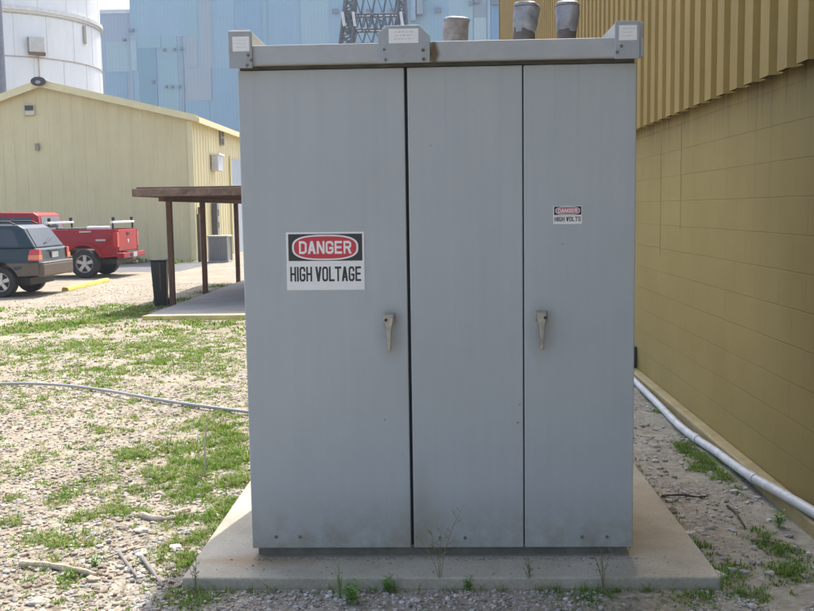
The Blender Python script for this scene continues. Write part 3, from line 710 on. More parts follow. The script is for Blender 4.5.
LEAF = mat('weed_leaf', (.16,.29,.06), .55, var=.3, scale=18)
DRYST = mat('dry_stem', (.19,.20,.085), .7, var=.3, scale=18)
def weed(px, py, h, kind, lab):
    p = gpt(px, py); e = empty('weed', p, lab, 'weed')
    if kind == 'leafy':
        st = MB(); lf = MB()
        for s in range(4):
            a = s*1.6+.4; top = Vector((math.cos(a)*h*.25, math.sin(a)*h*.2, h*(1-.13*s)))
            st.tube([(0, 0, -.01), top*.5+Vector((0, 0, h*.05)), top], [.0025, .002, .0012], 6)
            for j in range(10):
                t = .15+.85*j/9; c0 = top*t; b_ = a+j*2.4; L_ = h*.42*(1.1-.4*t); d = Vector((math.cos(b_), math.sin(b_), .45)).normalized(); w = d.cross(Vector((0, 0, 1))).normalized()*L_*.27
                lf.quad(c0, c0+d*L_*.45+w, c0+d*L_-Vector((0, 0, L_*.15)), c0+d*L_*.45-w)
        st.build('stem', LEAF, e); lf.build('leaves', LEAF, e)
    elif kind == 'grassy':
        st = MB()
        for s in range(9):
            a = rng.uniform(0, 6.28); l = rng.uniform(.1, .5)*h; hh = h*rng.uniform(.45, 1)
            w = Vector((-math.sin(a), math.cos(a), 0))*.0035
            pts = [Vector((math.cos(a)*l*t*t, math.sin(a)*l*t*t, hh*t)) for t in (0, .35, .7, 1)]
            for k in range(3):
                w1 = w*(1-.3*k); w2 = w*(1-.3*(k+1)) if k < 2 else w*.05
                st.quad(pts[k]-w1, pts[k]+w1, pts[k+1]+w2, pts[k+1]-w2)
        st.build('leaves', LEAF, e)
    else:
        st = MB(); sd = MB()
        for s in range(5):
            a = rng.uniform(0, 6.28); l = rng.uniform(.05, .3)*h; hh = h*rng.uniform(.55, 1)
            pts = [Vector((math.cos(a)*l*t*t, math.sin(a)*l*t*.5, hh*t)) for t in (0, .4, .75, 1)]
            st.tube(pts, [.0016, .0014, .001, .0006], 5)
            for j in range(6):
                t = .5+.5*j/6; q = Vector((math.cos(a)*l*t*t, math.sin(a)*l*t*.5, hh*t)); b_ = j*2.1
                d = Vector((math.cos(b_), math.sin(b_), .8)).normalized()*h*.09
                st.tube([q, q+d], [.0008, .0005], 4); sd.tube([q+d*.7, q+d*1.25], [.0018, .0008], 5)
        st.v, st.f = st.v+sd.v, st.f+[tuple(i+len(st.v) for i in f) for f in sd.f]; st.build('seed_stalks', DRYST, e)
weed(388, 592, .075, 'leafy', 'bright leafy weed before the pad below the main cabinet seam')
weed(468, 589, .06, 'leafy', 'bright leafy weed before the pad below the middle cabinet door')
weed(352, 604, .10, 'leafy', 'leafy weed at the bottom edge below the left handle')
weed(340, 598, .20, 'grassy', 'tall green grass stalk leaning before the pad under the large sign')
weed(440, 588, .38, 'dry', 'tall wispy seed stalk before the middle cabinet door')
weed(530, 588, .17, 'dry', 'wispy weed before the pad below the right door seam')
weed(603, 590, .20, 'dry', 'wispy weed before the pad below the right cabinet door')
weed(196, 592, .17, 'dry', 'wispy weed at the front left corner of the pad')
weed(722, 590, .12, 'grassy', 'green grassy weed at the front right corner of the pad')
weed(779, 527, .09, 'leafy', 'bright leafy weed beside the white pipe at right')
weed(95, 568, .06, 'leafy', 'bright leafy weed in sunlit gravel beside the dead branch')

# ==================================================================  SHELTER AT LEFT ====================
BROWN = mat('brown_timber', (.13,.062,.038), .8, var=.3, scale=6, dirt=(.25,.18,.13,.6), streak=2)
BROWN2 = mat('weathered_fascia', (.20,.13,.095), .85, var=.35, scale=4, dirt=(.36,.30,.24,.7))
SG = -.2
sl = mat('shelter_slab', (.40,.37,.32), .9, var=.15, scale=2, dirt=(.28,.25,.2,.5), bump=.3, bscale=30)
o = MB().box(-4.98, -1.2, 11.6, 21.5, SG-.2, SG+.07).build('concrete_slab', sl, bevel=.01); tag(o, 'grey concrete slab floor under the brown shelter', 'concrete slab')
MB().box(-4.98, -1.2, 11.52, 11.597, -.1, .078).build('edge_stripe', mat('yellow_edge', (.62,.53,.20), .8, var=.2, scale=4, dirt=(.5,.45,.33,.8)), o, bevel=.006).location = (0, 0, SG)
sh = empty('open_shelter', (-5.1, 13.8, SG), 'low open shelter with brown timber roof on slim brown posts', 'shelter')
ztop = aty(133, 189, 13.2).z-SG; zf = aty(133, 196.8, 13.2).z-SG
xl = aty(133, 190, 13.2).x+5.1
MB().box(xl, 4.3, -.68, -.60, zf, ztop).build('front_fascia', BROWN2, sh, bevel=.008)
MB().box(xl, xl+.06, -.598, 7.2, zf, ztop).build('side_fascia', BROWN2, sh, bevel=.008)
MB().box(xl+.062, 4.3, -.598, 7.2, ztop-.05, ztop+.03).build('roof_deck', mat('roof_brown', (.15,.10,.08), .9, var=.2), sh)
for k in range(10): MB().box(xl+.062, 4.3, -.4+k*.8, -.35+k*.8, zf+.0, ztop-.052).build('joist', BROWN, sh)
for yy in (-.06,): MB().box(-.05, .05, -.5, 7.1, zf-.09, zf-.002).build('beam', BROWN, sh)
MB().box(3.4, 3.5, -.5, 7.1, zf-.09, zf-.002).build('beam', BROWN, sh)
for yy in (0, 2.57, 6.0):
    for x_ in (0, 3.45): MB().box(x_-.05, x_+.05, yy-.05, yy+.05, .0, zf-.092).build('post', BROWN, sh, bevel=.006)
# black bin leaning by the front post
p = atz(161.5, 305.5, SG)
bn = empty('black_bin', p, 'slim black bin standing beside the front shelter post', 'bin', rz=.15)
BK = mat('black_plastic', (.018,.018,.02), .45, var=.2)
hb = (aty(161, 261, p.y).z-SG)
mb = MB(); n = 4
v0 = [(-.115,-.14,0),(.115,-.14,0),(.115,.14,0),(-.115,.14,0)]; v1 = [(-.155,-.18,hb),(.145,-.18,hb),(.145,.18,hb),(-.155,.18,hb)]
mb.v = v0+v1; mb.f = [(0,3,2,1),(4,5,6,7),(0,1,5,4),(1,2,6,5),(2,3,7,6),(3,0,4,7)]
mb.build('bin_body', BK, bn, bevel=.02)
MB().box(-.165, .155, -.195, .19, hb+.002, hb+.035).build('bin_lid', BK, bn, bevel=.012)
MB().box(.01, .04, -.205, -.19, hb*.35, hb-.03).build('bin_rib', mat('black_shiny', (.05,.05,.055), .25), bn)
MB().tube([(-.17, .2, .07), (-.12, .2, .07)], .07, 14).build('bin_wheel', BK, bn); MB().tube([(.10, .2, .07), (.15, .2, .07)], .07, 14).build('bin_wheel', BK, bn)

# ==================================================================  YELLOW BUILDING ====================
YM, nt, b = newmat('cream_siding'); tc = nt.add('ShaderNodeTexCoord').outputs['Object']
a = nt.add('ShaderNodeTexNoise', Scale=.6, Detail=8., Roughness=.6); nt.link(tc, a.inputs['Vector'])
mp = nt.add('ShaderNodeMapping'); mp.inputs['Scale'].default_value = (3, 3, .3); nt.link(tc, mp.inputs[0])
a2 = nt.add('ShaderNodeTexNoise', Scale=1., Detail=6., Roughness=.7); nt.link(mp.outputs[0], a2.inputs['Vector'])
c = nt.ramp(a.outputs['Fac'], [(.3, (.64,.57,.33)), (.7, (.71,.635,.375))])
c = nt.mix(.5, c, nt.ramp(a2.outputs['Fac'], [(.35, (.88,.87,.83)), (.65, (1.03,1.03,1.03))]), 'MULTIPLY')
nt.link(c, b.inputs['Base Color']); b.inputs['Roughness'].default_value = .5; b.inputs['Specular IOR Level'].default_value = .3
YB = 31.1; XC = -9.07; DB = 16.0
yb = empty('yellow_building', (XC, YB, SG), 'low cream yellow metal building with a shallow gable roof', 'building')
ze = aty(195, 117, YB).z-SG; pk = aty(42, 84, YB); xp = pk.x-XC; zp = pk.z-SG; zl = aty(0, 99.5, YB); slope = (zp-(zl.z-SG))/(pk.x-zl.x)
xL = xp-9.5; zLf = zp-slope*9.5
def rooftop(x): return ze+(zp-ze)*(x/xp) if x > xp else zp-slope*(xp-x)
# ribbed gable wall
def ribbed(prof, top):      # prof: (along, out) ; top: height function
    mb = MB()
    for k, (s, o_) in enumerate(prof): mb.v += [(s, o_, 0), (s, o_, top(s))]
    for k in range(len(prof)-1): mb.f.append((2*k, 2*k+1, 2*k+3, 2*k+2))
    return mb
prof = []; s = xL
while s < -.45:
    prof += [(s, 0), (s+.33, 0), (s+.355, -.015), (s+.415, -.015), (s+.44, 0)]; s += .44
prof.append((-.001, 0)); prof.append((0, 0))
MB_ = ribbed(prof, lambda x: rooftop(x)); g = MB_.build('gable_wall', YM, yb)
mb = MB(); s = 0.; pts = []
while s < DB-.45:
    pts += [(0, s), (0, s+.33), (.022, s+.355), (.022, s+.415), (0, s+.44)]; s += .44
pts.append((0, DB))
for x, y in pts: mb.v += [(x, y, 0), (x, y, ze)]
for k in range(len(pts)-1): mb.f.append((2*k, 2*k+1, 2*k+3, 2*k+2))
mb.build('side_wall', YM, yb)
TRIM = mat('cream_trim', (.74,.66,.38), .5, var=.06)
core = MB().prism([(xL, .0), (xL, zLf-.05), (xp, zp-.05), (-.05, ze-.05), (-.05, .0)], 'y', .04, DB).build('inner_walls', YM, yb)
# roof + trim
RT = mat('pale_roof', (.66,.62,.48), .45, var=.08)
MB().prism([(xp, zp+.01), (xL-.2, zLf-.06), (xL-.2, zLf+.02), (xp, zp+.10), (.28, ze+.02), (.28, ze-.06)], 'y', -.22, DB+.2).build('roof', RT, yb)
MB().prism([(xp, zp-.13), (xL-.2, zLf-.2), (xL-.2, zLf+.06), (xp, zp+.14), (.30, ze+.05), (.30, ze-.19)], 'y', -.27, -.225).build('rake_trim', TRIM, yb)
MB().box(.29, .36, -.2, DB+.2, ze-.22, ze-.01).build('gutter', TRIM, yb)
MB().box(-.14, .05, -.05, -.037, 0, ze-.15).build('corner_trim', TRIM, yb)
# ridge ventilator
vb = MB().tube([(0, -.35, 0), (0, 1.2, 0)], .24, 14).build('ridge_vent', mat('vent_dark', (.06,.06,.06), .6), yb, smooth=True, loc=(xp+.02, 0, zp+.05)); vb.scale.z = .6
MB().tube([(0, -.40, 0), (0, -.352, 0)], .28, 14).build('vent_collar', MATS['vent_dark'], vb, smooth=True)
MB().tube([(0, -.42, -.05), (0, -.405, -.05)], .10, 12).build('vent_louver', mat('vent_light', (.4,.4,.4), .5), vb)
def onwall(px, py): p = aty(px, py, YB); return p.x-XC, p.z-SG
x, z = onwall(30, 110)
f = MB().box(x-.2, x+.2, -.10, -.036, z-.2, z+.2).build('gable_vent', mat('vent_frame', (.55,.50,.36), .5), yb)
MB().box(x-.15, x+.17, -.108, -.101, z-.02, z+.16).build('vent_opening', MATS['vent_dark'], f); MB().box(x-.12, x+.18, -.108, -.101, z-.17, z-.05).build('vent_flap', mat('flap', (.62,.6,.5), .5), f)
x, z = onwall(38, 147); MB().box(x-.07, x+.07, -.12, -.036, z-.13, z+.13).build('wall_fixture', mat('fixture', (.3,.28,.2), .6), yb)
def onside(px, py):
    r = ray(px, py); t = (XC-CX)/r.x; return CY+r.y*t-YB, CZ+r.z*t-SG
y, z = onside(220.5, 137.5); f = MB().box(.036, .09, y-.25, y+.3, z-.32, z+.32).build('side_vent', MATS['fixture'], yb)
MB().box(.0905, .097, y-.2, y+.22, z+.03, z+.28).build('vent_opening', MATS['vent_dark'], f); MB().box(.0905, .097, y-.2, y+.22, z-.28, z-.03).build('vent_opening', MATS['vent_dark'], f)
y, z = onside(212, 163); f = MB().box(.036, .32, y-.3, y+.55, z-.32, z+.30).build('wall_lamp', mat('lampwhite', (.55,.57,.60), .5), yb, bevel=.02)
MB().box(.036, .38, y-.35, y+.6, z+.302, z+.37).build('lamp_hood', mat('lamphood', (.8,.8,.78), .4), f)
y, z = onside(229, 158); MB().box(.037, .06, y, y+3.2, 0, z).build('roller_door', mat('doorgrey', (.38,.43,.48), .4, var=.05), yb)
f = MB().box(.037, .10, y-.12, y-.003, 0, z+.1).build('door_frame', TRIM, yb)
# downpipe, meter, vertical post near the corner
MB().tube([(.10, .35, 0), (.10, .35, 2.0)], .05, 8).build('downpipe', mat('brown_pipe', (.10,.085,.05), .7), yb)
p = aty(199.5, 215, YB)
x, z = onwall(199.5, 215); 
o = MB().box(-.16, -.05, -.14, -.04, 0, 0.001).build('x', YM); bpy.data.objects.remove(o)
y, z = onside(211.5, 203); f = MB().box(.04, .25, y-.2, y+.25, .5, z).build('meter_post', mat('meterdark', (.10,.10,.095), .6), yb, bevel=.02)
for k in range(3): MB().box(.2505, .27, y-.16, y+.2, .9+.5*k, 1.15+.5*k).build('meter_window', mat('meterglass', (.32,.33,.35), .3), f)
p = atz(200, 262, SG); o = MB().box(-.05, .05, -.05, .05, 0, aty(200, 214, p.y).z-SG).build('dark_pole', MATS['brown_pipe'], loc=p); tag(o, 'short dark brown pole at the corner of the yellow building', 'pole')
# AC condenser
p = atz(218.5, 262.5, SG); r0 = atz(209, 262.5, SG); r1 = atz(228, 262.5, SG); W = r1.x-r0.x; H = aty(218, 235.5, p.y).z-SG
ac = empty('air_conditioner', p, 'beige air conditioning condenser beside the yellow building', 'air conditioner')
MB().box(-W/2, W/2, 0, W, .0, .06).build('base_pan', mat('acpad', (.4,.38,.34), .8), ac)
MB().box(-W/2+.04, W/2-.04, .04, W-.04, .061, H-.06).build('coil', mat('accoil', (.22,.235,.235), .5, metal=.3), ac)
mb = MB()
for k in range(10):
    xx = -W/2+.03+k*(W-.06)/9; mb.box(xx-.012, xx+.012, .012, .030, .061, H-.061)
mb.build('grille', mat('acgrille', (.28,.28,.26), .5), ac)
for xx in (-W/2, W/2-.05):
    for yy in (.0, W-.05): MB().box(xx, xx+.05, yy, yy+.05, .061, H-.061).build('corner_post', mat('acbody', (.42,.40,.33), .5), ac)
MB().box(-W/2-.02, W/2+.02, -.02, W+.02, H-.06, H).build('top_cover', MATS['acbody'], ac, bevel=.015)
# yellow parking block
a, c_ = atz(65, 291.2, SG), atz(107, 281.5, SG)
pb = empty('parking_block', (a+c_)/2, 'yellow concrete parking block on the gravel behind the cars', 'parking block')
ln = (c_-a).length; pb.rotation_euler.z = math.atan2(c_.y-a.y, c_.x-a.x)
MB().prism([(-.09, 0), (.09, 0), (.075, .065), (.045, .095), (-.045, .095), (-.075, .065)], 'x', -ln/2, ln/2).build('block', mat('park_yellow', (.60,.50,.09), .85, var=.15, scale=5, dirt=(.5,.45,.3,.6)), pb, bevel=.01)

# ==================================================================  VEHICLES ===========================
TYRE = mat('tyre_rubber', (.035,.034,.033), .85, var=.2, dirt=(.13,.11,.08,.5)); RIM = mat('alloy_rim', (.55,.53,.50), .35, metal=.6, dirt=(.3,.25,.18,.5)); GLASS = mat('tinted_glass', (.035,.04,.045), .12, spec=.7)
GLASS2 = mat('rear_glass', (.03,.04,.045), .2, spec=.4, var=.4, scale=2.5, coat=.1); REDP = mat('red_car_paint', (.30,.007,.012), .4, var=.08, coat=.15, spec=.3, dirt=(.22,.06,.05,.3)); TEAL = mat('dark_teal_paint', (.012,.032,.042), .35, coat=.25, spec=.35, dirt=(.05,.055,.05,.4), var=.1)
TANC = mat('tan_cladding', (.13,.10,.075), .6, var=.12); CHR = mat('chrome', (.6,.6,.6), .2, metal=.9); BLKP = mat('black_trim', (.02,.02,.02), .6); REDL = mat('tail_light_red', (.55,.03,.02), .25, coat=.5); ORL = mat('tail_light_orange', (.75,.22,.08), .25, coat=.5); PLATE = mat('number_plate', (.45,.47,.48), .5)
def wheel(par, x, yc, z, r, w, side, nsp=5):
    e = bpy.data.objects.new('wheel', None); COL.objects.link(e); e.parent = par; e.location = (x, yc, z)
    t = MB(); n = 28
    prof = [(r*.62, -w/2), (r*.93, -w/2), (r, -w*.36), (r, w*.36), (r*.93, w/2), (r*.62, w/2)]
    for k in range(n):
        a = 2*math.pi*k/n
        for (rr, yy) in prof: t.v.append((rr*math.cos(a), yy, rr*math.sin(a)))
    m_ = len(prof)
    for k in range(n):
        for j in range(m_): t.f.append((k*m_+j, k*m_+(j+1) % m_, ((k+1) % n)*m_+(j+1) % m_, ((k+1) % n)*m_+j))
    t.build('tyre', TYRE, e, smooth=True)
    y0 = side*w*.30
    MB().tube([(0, y0-side*.03, 0), (0, y0-side*.05, 0)], r*.61, 24).build('wheel_dish', BLKP, e)
    rm = MB(); ring = []
    for k in range(nsp):
        a = 2*math.pi*k/nsp+.3; ca, sa = math.cos(a), math.sin(a); px_, pz_ = -sa, ca
        A = [(ca*r*.1+px_*r*.1, sa*r*.1+pz_*r*.1), (ca*r*.6+px_*r*.13, sa*r*.6+pz_*r*.13), (ca*r*.6-px_*r*.13, sa*r*.6-pz_*r*.13), (ca*r*.1-px_*r*.1, sa*r*.1-pz_*r*.1)]
        rm.prism(A, 'y', y0-side*.028, y0+side*.012)
    rm.tube([(0, y0-side*.02, 0), (0, y0+side*.03, 0)], r*.17, 14)
    base = len(rm.v); rp = [(r*.54, y0-side*.02), (r*.63, y0-side*.02), (r*.64, y0+side*.03), (r*.58, y0+side*.03)]
    for k in range(n):
        a = 2*math.pi*k/n
        for rr, yy in rp: rm.v.append((rr*math.cos(a), yy, rr*math.sin(a)))
    for k in range(n):
        for j in range(4): rm.f.append((base+k*4+j, base+k*4+(j+1) % 4, base+((k+1) % n)*4+(j+1) % 4, base+((k+1) % n)*4+j))
    rm.build('rim', RIM, e)
def arch(cx, cz, r, zb, n=12, rev=False):
    """points of a wheel opening, walking along the sill towards -x"""
    a0 = math.asin(max(-1, min(1, (zb-cz)/r)))
    return [(cx+r*math.cos(a0+(math.pi-2*a0)*k/n), cz+r*math.sin(a0+(math.pi-2*a0)*k/n)) for k in range(n+1)]
# ---- red pickup (nose to the left) : local +x is its tail
tk = empty('pickup_truck', (-9.02, 23.22, SG), 'red pickup truck with a white ladder rack, parked by the yellow building', 'pickup truck')
HW = .98
tw = lambda s: (lambda p: s*(HW-max(0, p[1]-.95)*.16-max(0, .75-p[1])*.12))
WR = .405
for s in (-1, 1):
    side = [(0, .62), (0, 1.30), (-.03, 1.35), (-2.08, 1.36), (-2.08, .56)] + list(reversed(arch(-.95, WR, .50, .56)))
    side = [(0, .60), (0, 1.33), (-.03, 1.37), (-2.08, 1.37), (-2.08, .56)]
    ar = arch(-.95, WR+.02, .50, .56)          # from +x side to -x side
    side += list(reversed(ar))
    MB().prism(side, 'y', tw(s), (lambda p, s=s: s*(HW-.10))).build('bed_side', REDP, tk, bevel=.012)
    MB().prism([(-.95+.58*math.cos(t), WR+.02+.58*math.sin(t)) for t in [math.radians(18+144*k/14) for k in range(15)]] + [(-.95+.50*math.cos(t), WR+.02+.50*math.sin(t)) for t in [math.radians(162-144*k/14) for k in range(15)]], 'y', s*(HW-.02), s*(HW+.055)).build('fender_flare', REDP, tk, bevel=.012)
    cabp = [(-2.12, .50), (-2.12, 1.30), (-2.2, 1.34), (-4.05, 1.24), (-5.35, 1.12), (-5.5, 1.0), (-5.55, .55), (-4.85, .55)] + [(x_, z_) for x_, z_ in reversed(arch(-4.35, WR+.02, .50, .5))][::1] + [(-3.8, .48)]
# cab lower + nose as one shell
ar = arch(-4.38, WR+.02, .50, .50)
cabp = [(-2.12, .50), (-2.12, 1.32), (-3.95, 1.27), (-5.3, 1.15), (-5.5, 1.02), (-5.55, .55), (-4.9, .50)] + list(reversed(ar))
MB().prism(cabp, 'y', tw(-1), tw(1)).build('cab_body', REDP, tk, bevel=.03)
gh = lambda s: (lambda p: s*(.93-max(0, p[1]-1.3)*.26))
MB().prism([(-2.16, 1.318), (-2.26, 1.78), (-2.40, 1.86), (-3.35, 1.88), (-3.55, 1.82), (-4.15, 1.29)], 'y', gh(-1), gh(1)).build('cab_roof', REDP, tk, bevel=.04, seg=3)
for s in (-1, 1):
    MB().prism([(-2.36, 1.37), (-2.44, 1.73), (-3.0, 1.75), (-3.0, 1.37)], 'y', (lambda p: s*(.88-max(0, p[1]-1.3)*.26)), (lambda p: s*(.936-max(0, p[1]-1.3)*.26))).build('side_window', GLASS, tk)
    MB().prism([(-3.06, 1.37), (-3.06, 1.75), (-3.45, 1.75), (-3.95, 1.37)], 'y', (lambda p: s*(.88-max(0, p[1]-1.3)*.26)), (lambda p: s*(.936-max(0, p[1]-1.3)*.26))).build('side_window', GLASS, tk)
    MB().box(-3.95, -3.78, s*.99-.12 if s < 0 else .95, -.95 if s < 0 else 1.11, 1.30, 1.48).build('door_mirror', BLKP, tk, bevel=.02)
rw = MB(); xr = lambda z: -2.16-(z-1.318)*.217+.012
rw.v = [(xr(1.38), -.74, 1.38), (xr(1.38), .74, 1.38), (xr(1.75), .66, 1.75), (xr(1.75), -.66, 1.75)]; rw.v += [(a-.03, b_, c_) for a, b_, c_ in rw.v]
rw.f = [(0,1,2,3),(7,6,5,4),(0,4,5,1),(1,5,6,2),(2,6,7,3),(3,7,4,0)]; rw.build('rear_window', GLASS, tk)
ws = MB(); ws.v = [(-3.60, -.70, 1.81), (-3.60, .70, 1.81), (-4.17, .84, 1.33), (-4.17, -.84, 1.33)]; ws.v += [(a+.04, b_, c_-.03) for a, b_, c_ in ws.v]
ws.f = rw.f; ws.build('windscreen', GLASS, tk)
MB().box(-2.08, -.06, -HW+.10, HW-.10, .70, .78).build('bed_floor', BLKP, tk)
tg = MB().box(-.055, .012, -.80, .80, .74, 1.35).build('tailgate', mat('red_tailgate', (.40,.010,.014), .4, var=.05, coat=.2, spec=.3), tk, bevel=.015)
MB().box(.0125, .03, -.10, .10, 1.18, 1.26).build('tailgate_handle', BLKP, tg); MB().tube([(.0125, 0, 1.02), (.025, 0, 1.02)], .055, 14).build('tailgate_emblem', mat('emblem_silver', (.7,.7,.72), .3, metal=.5), tg)
for s in (-1, 1):
    MB().box(-.10, .022, s*.805 if s > 0 else -HW+.035, HW-.035 if s > 0 else -.805, .86, 1.28).build('tail_light', REDL, tk, bevel=.01)
MB().box(-.02, .20, -.96, .96, .55, .70).build('rear_bumper', REDP, tk, bevel=.03)
MB().box(.201, .212, -.17, .17, .56, .69).build('licence_plate', PLATE, tk); MB().box(.2005, .21, -.42, -.20, .57, .68).build('bumper_step', BLKP, tk)
MB().box(.02, .17, -.55, .55, .701, .73).build('step_pad', BLKP, tk)
for nm, a in (('rocker_panel', 0),): MB().box(-5.0, -.1, -.72, .72, .38, .52).build('chassis', BLKP, tk)
MB().tube([(.1, 0, .42), (.26, 0, .42)], .03, 8).build('tow_hitch', CHR, tk)
for x_ in (-.95, -4.38):
    for s in (-1, 1): wheel(tk, x_, s*.82, WR, WR, .27, s)
# ladder rack
RK = mat('rack_white', (.72,.73,.73), .4)
for x_ in (-.12, -1.95):
    for s in (-1, 1): MB().tube([(x_, s*.86, 1.372), (x_, s*.86, 1.529)], .028, 8).build('rack_post', BLKP, tk)
for x_ in (-.12, -1.95):
    cb_ = MB().box(x_-.04, x_+.04, -.95, .95, 1.53, 1.595).build('rack_crossbar', RK, tk, bevel=.01)
    for s in (-1, 1): MB().box(x_-.035, x_+.035, s*.80-.035, s*.80+.035, 1.5955, 1.70).build('rack_stop', BLKP, cb_)
MB().tube([(-.25, -.70, 1.40), (-.95, -.55, 1.40)], .055, 10).build('bundled_tube', RK, tk)
MB().box(-1.78, -1.1, -.78, .78, 1.375, 1.405).build('tool_tray', mat('dk', (.06,.06,.065), .5), tk)
MB().box(-.58, -.30, -HW-.004, -HW+.01, 1.04, 1.09).build('side_badge', RIM, tk)
MB().box(-1.05, -.72, -.955, -.93, 1.285, 1.325).build('rail_badge', RIM, tk)

# ---- dark teal wagon
su = empty('suv', (-8.72, 17.15, SG), 'dark teal sport utility vehicle with tan lower cladding, in front of the red pickup', 'car')
WR = .335; HW = .88
tw = lambda s, k=0: (lambda p: s*(HW+k-max(0, p[1]-.8)*.18-max(0, .6-p[1])*.2))
ar1 = arch(-.88, WR+.02, .41, .42); ar2 = arch(-3.48, WR+.02, .41, .42)
poly = [(-.03, .66), (0.0, .80), (-.02, 1.02), (-.06, 1.07), (-3.1, 1.05), (-4.05, .96), (-4.2, .85), (-4.22, .5), (-3.95, .42)] + list(reversed(ar2)) + [(-2.9, .40), (-1.4, .40)] + list(reversed(ar1)) + [(-.3, .46)]
MB().prism(poly, 'y', tw(-1), tw(1)).build('body', TEAL, su, bevel=.035, seg=3)
g2 = lambda s, k=0: (lambda p: s*(.83+k-max(0, p[1]-1.05)*.26))
MB().prism([(-.08, 1.068), (-.36, 1.50), (-.50, 1.575), (-2.55, 1.60), (-2.75, 1.55), (-3.35, 1.055)], 'y', g2(-1), g2(1)).build('roof', TEAL, su, bevel=.04, seg=3)
for s in (-1, 1):
    for q in ([(-.42, 1.12), (-.62, 1.49), (-1.28, 1.51), (-1.28, 1.12)], [(-1.36, 1.12), (-1.36, 1.51), (-2.1, 1.52), (-2.1, 1.12)], [(-2.16, 1.12), (-2.16, 1.52), (-2.6, 1.52), (-3.1, 1.12)]):
        MB().prism(q, 'y', g2(s, -.04), g2(s, .006)).build('side_window', GLASS, su)
    rr = [(-.60, 1.585), (-.72, 1.65), (-2.3, 1.665), (-2.42, 1.60)]
    MB().tube([(x_, s*.60, z_) for x_, z_ in rr], .018, 8).build('roof_rail', BLKP, su, smooth=True)
    # cladding along the sill, tail-lights, bumper corner
    cl = [(-.30, .46), (-.02, .50), (-.005, .74), (-.36, .76)]
    MB().prism([(-.01, .47), (.0, .745), (-.72, .745), (-.62, .67), (-.545, .60), (-.50, .53), (-.488, .46)], 'y', tw(s, -.03), tw(s, .012)).build('cladding', TANC, su)
    MB().prism([(-1.30, .41), (-1.31, .60), (-1.24, .72), (-3.10, .72), (-3.05, .60), (-3.06, .41)], 'y', tw(s, -.03), tw(s, .012)).build('cladding', TANC, su)
    t = MB().prism([(.02, .79), (.012, 1.05), (-.20, 1.04), (-.22, .80)], 'y', (lambda p: s*(HW-.17)), tw(s, .012)).build('tail_light', REDL, su, bevel=.01)
    MB().prism([(.026, .82), (.024, .92), (-.215, .92), (-.222, .82)], 'y', (lambda p: s*(HW-.165)), tw(s, .018)).build('indicator', ORL, t)
ff = rw.f
q = MB(); xr = lambda z: -.08-(z-1.068)*.648+.014
q.v = [(xr(1.10), -.70, 1.10), (xr(1.10), .70, 1.10), (xr(1.485), .60, 1.485), (xr(1.485), -.60, 1.485)]; q.v += [(a-.03, b_, c_) for a, b_, c_ in q.v]; q.f = ff
q.build('rear_window', GLASS2, su)
q = MB(); q.v = [(-2.82, -.60, 1.53), (-2.82, .60, 1.53), (-3.36, .74, 1.09), (-3.36, -.74, 1.09)]; q.v += [(a+.04, b_, c_-.03) for a, b_, c_ in q.v]; q.f = ff; q.build('windscreen', GLASS, su)
MB().box(-.06, .10, -.86, .86, .44, .74).build('rear_bumper', TANC, su, bevel=.04)
MB().box(-.05, .095, -.84, .84, .742, .765).build('bumper_trim', CHR, su, bevel=.006)
MB().box(.004, .026, -.17, .17, .84, .97).build('licence_plate', PLATE, su); MB().box(.003, .03, -.3, .3, .985, 1.01).build('hatch_handle', BLKP, su)
MB().tube([(-.10, -.2, 1.17), (-.17, .35, 1.30)], .012, 6).build('wiper', BLKP, su)
MB().box(-3.9, -.3, -.66, .66, .25, .41).build('chassis', BLKP, su)
for x_ in (-.88, -3.48):
    for s in (-1, 1): wheel(su, x_, s*.75, WR, WR, .23, s)

# ==================================================================  TANK ================================
TY = 82.; c = aty(5, 100, TY); _u = Vector((CX-c.x, CY-c.y, 0)); TD = _u.length; _r0 = ray(5, 60); _r1 = ray(104, 60)
_ang = math.atan2(_r1.x, _r1.y)-math.atan2(_r0.x, _r0.y); RT_ = TD*math.sin(_ang)
def tankx(px, d): r_ = ray(px, 60); return math.tan(math.atan2(r_.x, r_.y)-math.atan2(_r0.x, _r0.y))*d
tank = empty('storage_tank', (c.x, TY, SG), 'huge white cylindrical steel tank behind the yellow building', 'tank', rz=math.atan2(_u.x, -_u.y))
TKM = mat('tank_white', (.74,.745,.73), .5, var=.05, scale=.25, dirt=(.60,.55,.47,.45), streak=4)
def cyl(name, r, z0, z1, m, par, n=128): return MB().tube([(0, 0, z0), (0, 0, z1)], r, n).build(name, m, par, smooth=True)
cyl('shell', RT_, 0, 30, TKM, tank)
def ringz(py, px=5, d=None):
    r_ = ray(px, py); k = ((TD-RT_) if d is None else d)/math.hypot(r_.x, r_.y); return CZ+r_.z*k-SG
RSM = mat('ring_rust', (.42,.38,.31), .7, var=.2, dirt=(.3,.2,.12,.6))
z2, z1 = ringz(55.5), ringz(8)
cyl('weld_ring', RT_+.05, z2-.05, z2+.05, RSM, tank); cyl('stiffener_ring', RT_+.22, z1-.05, z1+.28, mat('ring_white', (.66,.65,.61), .5, dirt=(.4,.3,.2,.6)), tank); cyl('weld_ring', RT_+.06, z1-.35, z1-.24, RSM, tank)
k0 = 0
for (za, zb, off) in ((0, z2-.06, .0), (z2+.06, z1-.36, .14), (z1+.3, 30, .06)):
    mb = MB()
    for k in range(20):
        a = -math.pi/2+off+2*math.pi*k/20-.03
        mb.tube([(math.cos(a)*RT_, math.sin(a)*RT_, za), (math.cos(a)*RT_, math.sin(a)*RT_, zb)], .022, 4)
    mb.build('seam', mat('seam_grey', (.50,.50,.48), .6), tank)
x = tankx(39.5, TD-RT_+.5); z = ringz(46, 39.5, TD-RT_+.5)
yy = -math.sqrt(RT_**2-x*x)
